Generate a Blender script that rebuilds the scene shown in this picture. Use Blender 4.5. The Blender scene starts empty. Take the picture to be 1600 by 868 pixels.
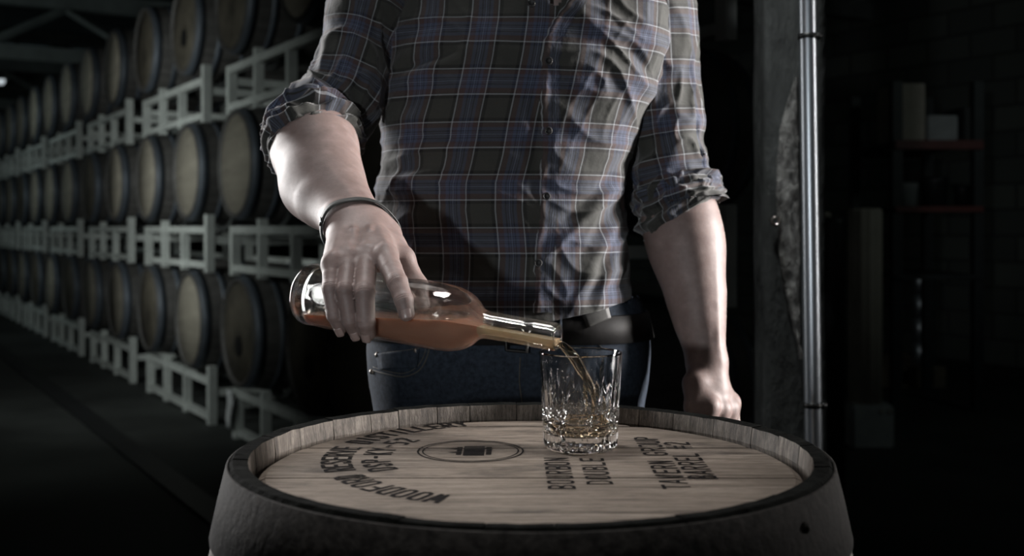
import bpy, bmesh, math, random
import numpy as np
from mathutils import Vector, Matrix, noise as mnoise

rnd = random.Random(7)
C = bpy.context.scene.collection
PI = math.pi
R = math.radians
F, CX, HY, CAMZ = 1705.0, 800.0, 355.0, 1.116

# ------------------------------------------------------------------ camera, world, lights, exposure
cam_d = bpy.data.cameras.new('camera')
cam = bpy.data.objects.new('camera', cam_d)
C.objects.link(cam)
cam.location = (0, 0, CAMZ)
cam.rotation_euler = (PI / 2, 0, 0)
cam_d.sensor_width = 36
cam_d.lens = F / 1600 * 36
cam_d.shift_y = -(434 - HY) / 1600
cam_d.clip_start = 0.05
cam_d.dof.use_dof = True
cam_d.dof.focus_distance = 1.22
cam_d.dof.aperture_fstop = 5.4
bpy.context.scene.camera = cam

sc = bpy.context.scene
sc.view_settings.view_transform = 'Standard'
sc.view_settings.look = 'None'
sc.view_settings.gamma = 1
sc.view_settings.use_curve_mapping = False
sc.view_settings.exposure = 0.0
w = bpy.data.worlds.new('world')
sc.world = w
w.use_nodes = True
w.node_tree.nodes['Background'].inputs[0].default_value = (0.75, 0.95, 0.9, 1)
w.node_tree.nodes['Background'].inputs[1].default_value = 0.004


def area(name, loc, target, sx, sy, power, col=(1, 1, 1), spread=180):
    d = bpy.data.lights.new(name, 'AREA')
    d.shape = 'RECTANGLE'
    d.size, d.size_y = sx, sy
    d.energy = power
    d.color = col
    d.spread = R(spread)
    o = bpy.data.objects.new(name, d)
    C.objects.link(o)
    o.location = loc
    o.rotation_euler = (Vector(target) - Vector(loc)).to_track_quat('-Z', 'Y').to_euler()
    return o


def spot(name, loc, target, half, blend, power, rad, col=(1, 1, 1)):
    d = bpy.data.lights.new(name, 'SPOT')
    d.spot_size = R(half * 2)
    d.spot_blend = blend
    d.energy = power
    d.shadow_soft_size = rad
    d.color = col
    o = bpy.data.objects.new(name, d)
    C.objects.link(o)
    o.location = loc
    o.rotation_euler = (Vector(target) - Vector(loc)).to_track_quat('-Z', 'Y').to_euler()
    return o


# strobe heads of the photo set: gridded key from the front left, two edge lights, one overhead, two in the aisle; fill, far aisle, store and post lights are added brighteners
spot('key_light', (-0.85, -1.35, 1.24), (0.03, 1.5, 1.48), 13.5, 0.5, 86, 0.045, (0.93, 0.97, 1.0))
area('edge_light_left', (-1.6, 2.5, 1.5), (-0.2, 1.35, 1.08), 0.45, 1.5, 9.5, (1.0, 0.98, 0.97), 60)
area('edge_light_right', (1.9, 1.64, 1.5), (0.12, 1.48, 1.2), 0.20, 1.2, 13, (1.0, 0.95, 0.92), 45)
area('overhead_light', (-0.3, 1.3, 2.7), (0.0, 1.0, 0.9), 0.5, 0.4, 1.15, (1.0, 0.97, 0.95), 34)
area('fill_light', (0.5, -2.2, 2.3), (0.1, 1.4, 1.2), 1.2, 1.2, 0.8, (0.9, 0.97, 1.0), 120)  # added weak frontal fill that lifts the dark areas
area('aisle_light', (-2.7, 3.0, 1.8), (-2.5, 7.6, 1.2), 0.5, 0.8, 6, (0.93, 1.0, 0.98), 90)
area('rack_light', (-3.2, 5.3, 1.45), (-2.2, 7.0, 1.15), 0.4, 0.4, 6.5, (0.95, 1.0, 0.98), 120)
area('far_aisle_light', (-7.0, 8.8, 2.0), (-5.6, 12.4, 3.3), 0.8, 0.8, 16, (0.85, 1.0, 1.0), 170)  # added lamp aimed upward to make the roof beams show
area('store_light', (3.6, 3.6, 2.6), (2.6, 6.4, 0.9), 0.4, 0.4, 1.4, (0.85, 1.0, 0.95), 140)  # unseen source that lifts the store area out of the dark
area('post_light', (0.25, 1.9, 2.9), (0.56, 2.2, 1.1), 0.15, 0.15, 1.1, (0.95, 1.0, 1.0), 40)  # added lamp to brighten the post and its torn strip


# ------------------------------------------------------------------ helpers
def PX(px, py, d):
    return Vector(((px - CX) / F * d, d, CAMZ - (py - HY) / F * d))


ORG = {}


def tagit(o, label=None, cat=None, group=None, kind=None):
    if label: o['label'] = label
    if cat: o['category'] = cat
    if group: o['group'] = group
    if kind: o['kind'] = kind
    return o


def thing(name, loc, label, cat, group=None, rotz=0.0):
    o = bpy.data.objects.new(name, None)
    o.empty_display_size = 0.05
    C.objects.link(o)
    o.location = loc
    o.rotation_euler = (0, 0, rotz)
    ORG[o] = Vector(loc) if rotz == 0 else Vector((0, 0, 0))
    return tagit(o, label, cat, group)


def mk(name, vf, mat, parent=None, smooth=True, uv=None, mats=None, mi=None, local=False):
    """links ONE mesh object; verts are world coordinates unless local (then relative to the parent)"""
    vs, fs = vf
    vs = np.asarray(vs, dtype=float)
    base = Vector((0, 0, 0))
    if parent is not None and not local:
        base = ORG.get(parent, base)
        vs = vs - np.array(base)
    me = bpy.data.meshes.new(name)
    me.from_pydata(vs.tolist(), [], [list(f) for f in fs])
    if mats:
        for m in mats: me.materials.append(m)
    else:
        me.materials.append(mat)
    if mi is not None:
        me.polygons.foreach_set('material_index', np.asarray(mi, dtype=np.int32))
    if smooth:
        me.polygons.foreach_set('use_smooth', np.ones(len(me.polygons), dtype=bool))
    if uv is not None:
        l = me.uv_layers.new(name='UVMap')
        li = np.empty(len(me.loops), dtype=np.int32)
        me.loops.foreach_get('vertex_index', li)
        l.data.foreach_set('uv', np.asarray(uv, dtype=np.float32)[li].ravel())
    me.update()
    o = bpy.data.objects.new(name, me)
    C.objects.link(o)
    if parent is not None:
        o.parent = parent
        ORG[o] = base
    return o


def top(name, vf, mat, label, cat, group=None, **k):
    """a top-level thing that is one mesh, origin at its base"""
    vs = np.asarray(vf[0], dtype=float)
    b = Vector((vs[:, 0].mean(), vs[:, 1].mean(), vs[:, 2].min()))
    o = mk(name, (vs - np.array(b), vf[1]), mat, **k)
    o.location = b
    ORG[o] = b
    return tagit(o, label, cat, group)


class MB:
    def __init__(s): s.v, s.f = [], []

    def add(s, vf):
        o = len(s.v)
        s.v += [tuple(v) for v in vf[0]]
        s.f += [tuple(i + o for i in f) for f in vf[1]]
        return s

    @property
    def vf(s): return s.v, s.f


def box(x0, x1, y0, y1, z0, z1, bev=0.0):
    if bev <= 0:
        v = [(x, y, z) for z in (z0, z1) for y in (y0, y1) for x in (x0, x1)]
        f = [(0, 2, 3, 1), (4, 5, 7, 6), (0, 1, 5, 4), (2, 6, 7, 3), (0, 4, 6, 2), (1, 3, 7, 5)]
        return v, f
    bm = bmesh.new()
    bmesh.ops.create_cube(bm, size=1)
    for q in bm.verts:
        q.co = Vector(((x0 + x1) / 2 + q.co.x * (x1 - x0), (y0 + y1) / 2 + q.co.y * (y1 - y0), (z0 + z1) / 2 + q.co.z * (z1 - z0)))
    bmesh.ops.bevel(bm, geom=bm.edges[:], offset=bev, segments=2, affect='EDGES')
    bm.verts.index_update()
    r = [tuple(q.co) for q in bm.verts], [tuple(q.index for q in f.verts) for f in bm.faces]
    bm.free()
    return r


def lathe(prof, n=48, axis='Z', cap=True, rfun=None):
    vs, fs = [], []
    for i, (r, z) in enumerate(prof):
        for k in range(n):
            a = 2 * PI * k / n
            rr = r if rfun is None else rfun(r, z, a, i)
            vs.append((rr * math.cos(a), rr * math.sin(a), z))
    for i in range(len(prof) - 1):
        for k in range(n):
            fs.append((i * n + k, i * n + (k + 1) % n, (i + 1) * n + (k + 1) % n, (i + 1) * n + k))
    if cap:
        if prof[0][0] > 1e-6: fs.append(tuple(range(n - 1, -1, -1)))
        if prof[-1][0] > 1e-6: fs.append(tuple((len(prof) - 1) * n + k for k in range(n)))
    if axis == 'Y':
        vs = [(x, z, -y) for x, y, z in vs]
    return vs, fs


def frames(pts, ref=None):
    pts = [Vector(p) for p in pts]
    T = []
    for i in range(len(pts)):
        a, b = pts[max(0, i - 1)], pts[min(len(pts) - 1, i + 1)]
        T.append((b - a).normalized())
    n = Vector(ref) if ref is not None else Vector((0, 0, 1)).cross(T[0])
    if n.length < 1e-4: n = Vector((1, 0, 0))
    out = []
    for t in T:
        n = (n - t * n.dot(t)).normalized()
        out.append((t, n, t.cross(n)))
    return out


def tube(pts, rad, n=8, cap=True, ref=None, closed=False):
    pts = [Vector(p) for p in pts]
    m = len(pts)
    rad = rad if hasattr(rad, '__len__') else [rad] * m
    fr = frames(pts, ref)
    if closed:
        pass
    vs, fs = [], []
    for i in range(m):
        t, a, b = fr[i]
        r = rad[i]
        ra, rb = r if hasattr(r, '__len__') else (r, r)
        for k in range(n):
            an = 2 * PI * k / n
            vs.append(pts[i] + a * (ra * math.cos(an)) + b * (rb * math.sin(an)))
    rings = m if closed else m - 1
    for i in range(rings):
        j = (i + 1) % m
        for k in range(n):
            fs.append((i * n + k, i * n + (k + 1) % n, j * n + (k + 1) % n, j * n + k))
    if cap and not closed:
        fs.append(tuple(range(n - 1, -1, -1)))
        fs.append(tuple((m - 1) * n + k for k in range(n)))
    return vs, fs


def xf(vf, M):
    return [tuple(M @ Vector(v)) for v in vf[0]], vf[1]


def spline(pts, n):
    """Catmull-Rom through pts"""
    P = [Vector(p) for p in pts]
    P = [P[0] * 2 - P[1]] + P + [P[-1] * 2 - P[-2]]
    out = []
    m = len(P) - 3
    for i in range(n):
        t = i / (n - 1) * m
        k = min(int(t), m - 1)
        s = t - k
        a, b, c, d = P[k:k + 4]
        out.append(0.5 * ((2 * b) + (c - a) * s + (2 * a - 5 * b + 4 * c - d) * s * s + (3 * b - a - 3 * c + d) * s ** 3))
    return out


def interp(x, xs, ys):
    return float(np.interp(x, xs, ys))


# ------------------------------------------------------------------ materials
def nodes(name):
    m = bpy.data.materials.new(name)
    m.use_nodes = True
    nt = m.node_tree
    return m, nt, nt.nodes['Principled BSDF']


def link(nt, a, b): nt.links.new(a, b)


def noise_node(nt, scale, detail=4, rough=0.6, vec=None, stretch=None, coord='Object'):
    n = nt.nodes.new('ShaderNodeTexNoise')
    n.inputs['Scale'].default_value = scale
    n.inputs['Detail'].default_value = detail
    n.inputs['Roughness'].default_value = rough
    if vec is None:
        tc = nt.nodes.new('ShaderNodeTexCoord')
        vec = tc.outputs[coord]
    if stretch:
        mp = nt.nodes.new('ShaderNodeMapping')
        mp.inputs['Scale'].default_value = stretch
        link(nt, vec, mp.inputs['Vector'])
        vec = mp.outputs['Vector']
    link(nt, vec, n.inputs['Vector'])
    return n


def ramp(nt, fac, stops, mode='LINEAR'):
    r = nt.nodes.new('ShaderNodeValToRGB')
    r.color_ramp.interpolation = mode
    el = r.color_ramp.elements
    while len(el) < len(stops): el.new(0.5)
    for e, (p, c) in zip(el, stops):
        e.position = p
        e.color = (*c, 1) if len(c) == 3 else c
    link(nt, fac, r.inputs['Fac'])
    return r


def bump(nt, bsdf, height, strength, dist):
    b = nt.nodes.new('ShaderNodeBump')
    b.inputs['Strength'].default_value = strength
    b.inputs['Distance'].default_value = dist
    link(nt, height, b.inputs['Height'])
    link(nt, b.outputs['Normal'], bsdf.inputs['Normal'])
    return b


def mat(name, col, rough=0.6, metal=0.0, var=0.3, scale=20, bstr=0.3, bdist=0.001, stretch=None, spec=0.5, rvar=0.0, perobj=0.0):
    m, nt, b = nodes(name)
    n = noise_node(nt, scale, 5, 0.62, stretch=stretch)
    lo = tuple(max(0, c * (1 - var)) for c in col)
    hi = tuple(min(1, c * (1 + var)) for c in col)
    r = ramp(nt, n.outputs['Fac'], [(0.3, lo), (0.7, hi)])
    out = r.outputs['Color']
    if perobj:
        oi = nt.nodes.new('ShaderNodeObjectInfo')
        mr = nt.nodes.new('ShaderNodeMapRange')
        mr.inputs['To Min'].default_value = 1 - perobj
        mr.inputs['To Max'].default_value = 1 + perobj
        link(nt, oi.outputs['Random'], mr.inputs['Value'])
        mx = nt.nodes.new('ShaderNodeVectorMath')
        mx.operation = 'SCALE'
        link(nt, out, mx.inputs[0])
        link(nt, mr.outputs['Result'], mx.inputs['Scale'])
        out = mx.outputs['Vector']
    link(nt, out, b.inputs['Base Color'])
    b.inputs['Roughness'].default_value = rough
    b.inputs['Metallic'].default_value = metal
    b.inputs['Specular IOR Level'].default_value = spec
    if rvar:
        mr = nt.nodes.new('ShaderNodeMapRange')
        mr.inputs['To Min'].default_value = max(0.02, rough - rvar)
        mr.inputs['To Max'].default_value = min(1, rough + rvar)
        link(nt, n.outputs['Fac'], mr.inputs['Value'])
        link(nt, mr.outputs['Result'], b.inputs['Roughness'])
    if bstr: bump(nt, b, n.outputs['Fac'], bstr, bdist)
    return m


def glass_mat(name, ior=1.5, tint=(1, 1, 1), rough=0.0):
    m, nt, b = nodes(name)
    b.inputs['Base Color'].default_value = (*tint, 1)
    b.inputs['Transmission Weight'].default_value = 1
    b.inputs['Roughness'].default_value = rough
    b.inputs['IOR'].default_value = ior
    n = noise_node(nt, 14, 2, 0.5)
    bump(nt, b, n.outputs['Fac'], 0.04, 0.002)
    return m


def bottle_glass(name, thin):
    """blown bottle glass: thin walls let most light straight through, the rest refracts"""
    m, nt, b = nodes(name)
    b.inputs['Base Color'].default_value = (0.985, 0.995, 0.99, 1)
    b.inputs['Transmission Weight'].default_value = 1
    b.inputs['Roughness'].default_value = 0.0
    b.inputs['IOR'].default_value = 1.5
    n = noise_node(nt, 14, 2, 0.5)
    bump(nt, b, n.outputs['Fac'], 0.05, 0.002)
    t = nt.nodes.new('ShaderNodeBsdfTransparent')
    t.inputs['Color'].default_value = (0.97, 0.985, 0.975, 1)
    mx = nt.nodes.new('ShaderNodeMixShader')
    mx.inputs['Fac'].default_value = thin
    link(nt, b.outputs['BSDF'], mx.inputs[1])
    link(nt, t.outputs['BSDF'], mx.inputs[2])
    link(nt, mx.outputs['Shader'], nt.nodes['Material Output'].inputs['Surface'])
    return m


def liquid_mat(name, tint, cloud, trans):
    m, nt, b = nodes(name)
    b.inputs['Transmission Weight'].default_value = trans
    b.inputs['Roughness'].default_value = 0.02
    b.inputs['IOR'].default_value = 1.35
    n = noise_node(nt, 9, 3, 0.5)
    r = ramp(nt, n.outputs['Fac'], [(0.3, tuple(c * 0.85 for c in tint)), (0.7, tint)])
    link(nt, r.outputs['Color'], b.inputs['Base Color'])
    b.inputs['Subsurface Weight'].default_value = cloud
    b.inputs['Subsurface Radius'].default_value = (1.0, 0.55, 0.35)
    b.inputs['Subsurface Scale'].default_value = 0.012
    return m


def head_wood(name, c0, c1, c2, stretch=(1, 14, 14), scale=9, perobj=0.12):
    """barrel oak: long grain, fine fibre lines, dark stains and worn pale streaks"""
    m, nt, b = nodes(name)
    tc = nt.nodes.new('ShaderNodeTexCoord')
    oi = nt.nodes.new('ShaderNodeObjectInfo')
    ad = nt.nodes.new('ShaderNodeVectorMath')
    sc_ = nt.nodes.new('ShaderNodeVectorMath')
    sc_.operation = 'SCALE'
    sc_.inputs[0].default_value = (7, 3, 5)
    link(nt, oi.outputs['Random'], sc_.inputs['Scale'])
    link(nt, tc.outputs['Object'], ad.inputs[0])
    link(nt, sc_.outputs['Vector'], ad.inputs[1])
    g = noise_node(nt, scale, 6, 0.65, vec=ad.outputs['Vector'], stretch=stretch)
    r = ramp(nt, g.outputs['Fac'], [(0.33, c0), (0.5, c1), (0.66, c2)])
    fine = noise_node(nt, scale * 6, 4, 0.7, vec=ad.outputs['Vector'], stretch=stretch)
    fr_ = ramp(nt, fine.outputs['Fac'], [(0.38, (0.45, 0.43, 0.42)), (0.56, (1.08, 1.08, 1.08))])
    mx = nt.nodes.new('ShaderNodeMix')
    mx.data_type = 'RGBA'
    mx.blend_type = 'MULTIPLY'
    mx.inputs['Factor'].default_value = 0.8
    link(nt, r.outputs['Color'], mx.inputs['A'])
    link(nt, fr_.outputs['Color'], mx.inputs['B'])
    st = noise_node(nt, 11, 5, 0.7, vec=ad.outputs['Vector'], stretch=(0.6, 1.6, 1))
    sr = ramp(nt, st.outputs['Fac'], [(0.34, (0.25, 0.24, 0.24)), (0.47, (1, 1, 1))])
    m2 = nt.nodes.new('ShaderNodeMix')
    m2.data_type = 'RGBA'
    m2.blend_type = 'MULTIPLY'
    m2.inputs['Factor'].default_value = 0.75
    link(nt, mx.outputs['Result'], m2.inputs['A'])
    link(nt, sr.outputs['Color'], m2.inputs['B'])
    link(nt, m2.outputs['Result'], b.inputs['Base Color'])
    b.inputs['Roughness'].default_value = 0.62
    b.inputs['Specular IOR Level'].default_value = 0.35
    bump(nt, b, fine.outputs['Fac'], 0.5, 0.0012)
    return m


def plaid_mat(name, pu, pv, du=0.0, dv=0.0):
    m, nt, b = nodes(name)
    tc = nt.nodes.new('ShaderNodeTexCoord')
    wob = noise_node(nt, 30, 2, 0.5, vec=tc.outputs['UV'])
    sp = nt.nodes.new('ShaderNodeSeparateXYZ')
    link(nt, tc.outputs['UV'], sp.inputs[0])
    K = (0.0085, 0.0085, 0.009)
    G = (0.036, 0.037, 0.033)
    W = (0.30, 0.32, 0.34)
    RD = (0.058, 0.036, 0.036)
    BL = (0.050, 0.060, 0.098)
    LB = (0.115, 0.14, 0.21)
    seq = [(0.0, W), (0.022, K), (0.035, RD), (0.125, BL), (0.185, K), (0.20, BL), (0.235, K), (0.25, LB), (0.266, K),
           (0.28, BL), (0.315, K), (0.33, BL), (0.39, RD), (0.465, K), (0.478, W), (0.50, K), (0.565, G), (0.935, K)]

    def band(sock, per, off):
        a = nt.nodes.new('ShaderNodeMath')
        a.operation = 'MULTIPLY_ADD'
        a.inputs[1].default_value = 1 / per
        a.inputs[2].default_value = off
        link(nt, sock, a.inputs[0])
        f = nt.nodes.new('ShaderNodeMath')
        f.operation = 'FRACT'
        link(nt, a.outputs[0], f.inputs[0])
        return ramp(nt, f.outputs[0], seq, 'CONSTANT')
    ru = band(sp.outputs['X'], pu, du)
    rv = band(sp.outputs['Y'], pv, dv)
    mx = nt.nodes.new('ShaderNodeMix')
    mx.data_type = 'RGBA'
    mx.inputs['Factor'].default_value = 0.5
    link(nt, ru.outputs['Color'], mx.inputs['A'])
    link(nt, rv.outputs['Color'], mx.inputs['B'])
    # fuzz of the brushed cotton
    mul = nt.nodes.new('ShaderNodeMix')
    mul.data_type = 'RGBA'
    mul.blend_type = 'MULTIPLY'
    mul.inputs['Factor'].default_value = 0.55
    fz = noise_node(nt, 900, 3, 0.7, vec=tc.outputs['UV'])
    fr_ = ramp(nt, fz.outputs['Fac'], [(0.3, (0.55, 0.55, 0.55)), (0.65, (1.3, 1.3, 1.3))])
    link(nt, mx.outputs['Result'], mul.inputs['A'])
    link(nt, fr_.outputs['Color'], mul.inputs['B'])
    link(nt, mul.outputs['Result'], b.inputs['Base Color'])
    b.inputs['Roughness'].default_value = 0.85
    b.inputs['Specular IOR Level'].default_value = 0.25
    b.inputs['Sheen Weight'].default_value = 0.25
    b.inputs['Sheen Roughness'].default_value = 0.5
    wr = noise_node(nt, 55, 3, 0.55, vec=tc.outputs['UV'])
    bump(nt, b, wr.outputs['Fac'], 0.35, 0.004)
    return m


def skin_mat():
    m, nt, b = nodes('skin')
    n = noise_node(nt, 55, 5, 0.6)
    r = ramp(nt, n.outputs['Fac'], [(0.3, (0.165, 0.118, 0.108)), (0.55, (0.205, 0.152, 0.140)), (0.75, (0.25, 0.19, 0.178))])
    link(nt, r.outputs['Color'], b.inputs['Base Color'])
    b.inputs['Roughness'].default_value = 0.52
    b.inputs['Specular IOR Level'].default_value = 0.38
    b.inputs['Subsurface Weight'].default_value = 0.12
    b.inputs['Subsurface Radius'].default_value = (1.0, 0.4, 0.25)
    b.inputs['Subsurface Scale'].default_value = 0.004
    f1 = noise_node(nt, 700, 4, 0.6)
    f2 = noise_node(nt, 160, 3, 0.6)
    ad = nt.nodes.new('ShaderNodeMath')
    ad.operation = 'ADD'
    link(nt, f1.outputs['Fac'], ad.inputs[0])
    link(nt, f2.outputs['Fac'], ad.inputs[1])
    bump(nt, b, ad.outputs[0], 0.35, 0.0006)
    return m


M = {}
M['skin'] = skin_mat()
M['nail'] = mat('nail', (0.27, 0.20, 0.185), 0.3, 0, 0.06, 60, 0.05)
M['plaid'] = plaid_mat('plaid_cotton', 0.0775, 0.0735, 0.06, 0.30)
M['plaid_sleeve'] = plaid_mat('plaid_cotton_sleeve', 0.0775, 0.0735, 0.18, 0.2)
M['plaid_bias'] = plaid_mat('plaid_cotton_cuff', 0.0775, 0.0735, 0.5, 0.1)
M['button'] = mat('dark_button', (0.010, 0.010, 0.011), 0.6, 0, 0.1, 50, 0)
M['denim'] = mat('denim', (0.021, 0.029, 0.042), 0.85, 0, 0.45, 160, 0.5, 0.0008, spec=0.2)
M['denim_worn'] = mat('worn_denim', (0.045, 0.057, 0.078), 0.85, 0, 0.35, 160, 0.5, 0.0008, spec=0.2)
M['thread'] = mat('thread', (0.06, 0.058, 0.052), 0.8, 0, 0.3, 300, 0)
M['rivet'] = mat('rivet_metal', (0.55, 0.50, 0.45), 0.3, 1.0, 0.1, 60, 0)
M['belt'] = mat('black_leather', (0.008, 0.0075, 0.0075), 0.6, 0, 0.3, 90, 0.4, 0.0008, spec=0.25)
M['loop_leather'] = mat('worn_leather', (0.032, 0.032, 0.030), 0.6, 0, 0.3, 60, 0.3)
M['band'] = mat('wristband_leather', (0.012, 0.014, 0.013), 0.6, 0, 0.2, 90, 0.3, 0.0005)
M['steelpin'] = mat('polished_steel', (0.6, 0.6, 0.6), 0.2, 1, 0.05, 30, 0)
M['hair'] = mat('dark_hair', (0.03, 0.02, 0.015), 0.5, 0, 0.4, 120, 0.6, 0.002, stretch=(8, 8, 1))
M['eye'] = mat('eye_white', (0.6, 0.58, 0.55), 0.15, 0, 0.03, 30, 0)
M['shoe'] = mat('shoe_leather', (0.02, 0.015, 0.012), 0.5, 0, 0.3, 40, 0.2)
M['head'] = head_wood('barrel_head_oak', (0.085, 0.067, 0.052), (0.165, 0.135, 0.108), (0.235, 0.200, 0.165))
M['stave'] = head_wood('barrel_stave_oak', (0.075, 0.066, 0.056), (0.14, 0.125, 0.108), (0.21, 0.19, 0.165), (14, 14, 1), 9)
M['rim_in'] = head_wood('stave_inner_face', (0.04, 0.032, 0.026), (0.105, 0.088, 0.072), (0.19, 0.165, 0.14), (26, 26, 1.5), 9, 0.35)
M['rim_top'] = mat('grimy_stave_end', (0.006, 0.0065, 0.006), 0.95, 0, 0.7, 60, 0.9, 0.003, spec=0.02)
M['hoop'] = mat('dull_steel_hoop', (0.022, 0.0205, 0.019), 0.85, 0.0, 0.75, 110, 0.8, 0.0015, rvar=0.1, spec=0.12)
M['ink'] = mat('stencil_ink', (0.008, 0.007, 0.007), 0.95, 0, 0.5, 120, 0.2, 0.0003, spec=0.05)
M['glass'] = bottle_glass('bottle_glass', 0.5)
M['crystal'] = glass_mat('crystal', 1.54, (1, 1, 1), 0.025)
M['whiskey'] = liquid_mat('whiskey', (0.37, 0.19, 0.13), 0.35, 0.3)
M['whiskey_neck'] = liquid_mat('whiskey_neck', (0.80, 0.62, 0.40), 0.2, 0.7)
M['whiskey_thin'] = liquid_mat('whiskey_thin', (0.92, 0.74, 0.50), 0.0, 1.0)
M['rack'] = mat('white_painted_steel', (0.52, 0.55, 0.52), 0.5, 0, 0.18, 7, 0.15, 0.001, perobj=0.08)
M['cask'] = mat('cask_oak', (0.075, 0.072, 0.068), 0.6, 0, 0.35, 4, 0.2, 0.002, stretch=(6, 1, 6), perobj=0.3)
M['cask_head'] = mat('cask_head_oak', (0.30, 0.275, 0.22), 0.75, 0, 0.2, 4, 0.2, 0.002, stretch=(1, 1, 6), perobj=0.35)
M['cask_head_dark'] = mat('stained_cask_head', (0.085, 0.075, 0.055), 0.75, 0, 0.6, 5, 0.2, 0.002, perobj=0.3)
M['cask_hoop'] = mat('galvanised_hoop', (0.085, 0.10, 0.12), 0.55, 0.3, 0.25, 8, 0.1, perobj=0.25)
M['cradle'] = mat('shaded_cradle_steel', (0.05, 0.055, 0.053), 0.6, 0, 0.2, 8, 0.1)  # shade under the casks is put into this dark cradle colour
M['bung'] = mat('dark_bung', (0.008, 0.008, 0.008), 0.6, 0, 0.2, 20, 0)
M['concrete'] = mat('floor_concrete', (0.034, 0.038, 0.035), 0.7, 0, 0.5, 1.3, 0.3, 0.004, rvar=0.15)
M['roof'] = mat('roof_timber', (0.09, 0.105, 0.10), 0.8, 0, 0.4, 3, 0.2)
M['beam'] = mat('roof_steel', (0.11, 0.125, 0.12), 0.7, 0, 0.3, 3, 0.2)
M['post'] = mat('rough_post', (0.050, 0.053, 0.051), 0.85, 0, 0.5, 18, 0.9, 0.012, stretch=(1, 1, 0.35))
M['torn'] = mat('torn_post_face', (0.17, 0.165, 0.155), 0.55, 0, 0.75, 60, 1.0, 0.01, stretch=(1, 1, 0.5))
M['pipe'] = mat('galvanised_pipe', (0.36, 0.39, 0.42), 0.33, 0.9, 0.12, 12, 0.08, 0.001, stretch=(1, 1, 0.1))
M['clip'] = mat('dark_clip', (0.02, 0.02, 0.02), 0.4, 0.5, 0.2, 30, 0)
M['red_steel'] = mat('red_beam_paint', (0.10, 0.02, 0.017), 0.5, 0, 0.25, 8, 0.1)
M['dark_steel'] = mat('dark_upright_paint', (0.02, 0.024, 0.026), 0.5, 0.2, 0.3, 10, 0.1)
M['carton'] = mat('pale_carton', (0.42, 0.39, 0.33), 0.8, 0, 0.12, 6, 0.1)
M['carton_grey'] = mat('grey_carton', (0.30, 0.32, 0.32), 0.7, 0, 0.15, 9, 0.1)
M['dark_stuff'] = mat('dark_rubber', (0.012, 0.013, 0.014), 0.5, 0, 0.3, 9, 0.1)
M['pallet'] = mat('pallet_wood', (0.14, 0.12, 0.09), 0.8, 0, 0.3, 8, 0.2, stretch=(1, 8, 8))
M['tag'] = mat('paper_tag', (0.6, 0.62, 0.62), 0.8, 0, 0.08, 12, 0.1)


def brick_mat():
    m, nt, b = nodes('dark_brick')
    tc = nt.nodes.new('ShaderNodeTexCoord')
    sp = nt.nodes.new('ShaderNodeSeparateXYZ')
    link(nt, tc.outputs['UV'], sp.inputs[0])
    br = nt.nodes.new('ShaderNodeTexBrick')
    link(nt, tc.outputs['UV'], br.inputs['Vector'])
    br.inputs['Color1'].default_value = (0.075, 0.085, 0.075, 1)
    br.inputs['Color2'].default_value = (0.045, 0.052, 0.048, 1)
    br.inputs['Mortar'].default_value = (0.03, 0.033, 0.031, 1)
    br.inputs['Scale'].default_value = 1
    br.inputs['Brick Width'].default_value = 0.42
    br.inputs['Row Height'].default_value = 0.21
    br.inputs['Mortar Size'].default_value = 0.014
    link(nt, br.outputs['Color'], b.inputs['Base Color'])
    b.inputs['Roughness'].default_value = 0.85
    bump(nt, b, br.outputs['Fac'], -0.6, 0.01)
    return m


M['brick'] = brick_mat()


def emit_mat(name, col, strength):
    m, nt, b = nodes(name)
    n = noise_node(nt, 3, 3)
    r = ramp(nt, n.outputs['Fac'], [(0.3, tuple(c * 0.6 for c in col)), (0.7, col)])
    link(nt, r.outputs['Color'], b.inputs['Emission Color'])
    b.inputs['Base Color'].default_value = (*[c * 0.3 for c in col], 1)
    b.inputs['Emission Strength'].default_value = strength
    return m


M['pane'] = emit_mat('dusk_window_pane', (0.30, 0.42, 0.46), 0.10)
M['lamp'] = emit_mat('strip_lamp', (0.8, 0.9, 0.95), 0.75)

# ------------------------------------------------------------------ structure: the warehouse
UX, UY = -0.5255, 0.8508        # along the aisle, away from the camera
NX, NY = 0.8508, 0.5255         # across, into the racks
T0 = (-2.45, 7.4)


def tn(t, n, z=0.0):
    return Vector((T0[0] + t * UX + n * NX, T0[1] + t * UY + n * NY, z))


ROT = math.atan2(-UY, -UX)


def tbox(t0, t1, n0, n1, z0, z1):
    v, f = box(t0, t1, n0, n1, z0, z1)
    return [tuple(tn(*p)) for p in v], [tuple(reversed(q)) for q in f]


TA, TB, NA, NB, ZC = -13.0, 14.0, -7.0, 6.2, 4.7


def struct(name, vf, m, **k):
    o = mk(name, vf, m, smooth=False, **k)
    o['kind'] = 'structure'
    return o


struct('floor', tbox(TA, TB, NA, NB, -0.2, 0), M['concrete'])
struct('ceiling', tbox(TA, TB, NA, NB, ZC, ZC + 0.15), M['roof'])


def wall(name, a, b, m):
    """a..b in (t, n); 0.2 thick outwards; UV in metres for the block courses"""
    a3, b3 = tn(a[0], a[1]), tn(b[0], b[1])
    L = (b3 - a3).length
    mid = tn((TA + TB) / 2, (NA + NB) / 2)
    d = (b3 - a3).normalized()
    o = Vector((-d.y, d.x, 0))
    if o.dot(mid - a3) > 0: o = -o
    vs, uv = [], []
    for off in (0, 0.2):
        for p, u in ((a3, 0), (b3, L)):
            for z in (-0.2, ZC + 0.15):
                q = p + o * off
                vs.append((q.x, q.y, z))
                uv.append((u, z))
    fs = [(0, 2, 3, 1), (4, 5, 7, 6), (0, 1, 5, 4), (2, 6, 7, 3), (1, 3, 7, 5), (0, 4, 6, 2)]
    return struct(name, (vs, fs), m, uv=uv)


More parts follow.
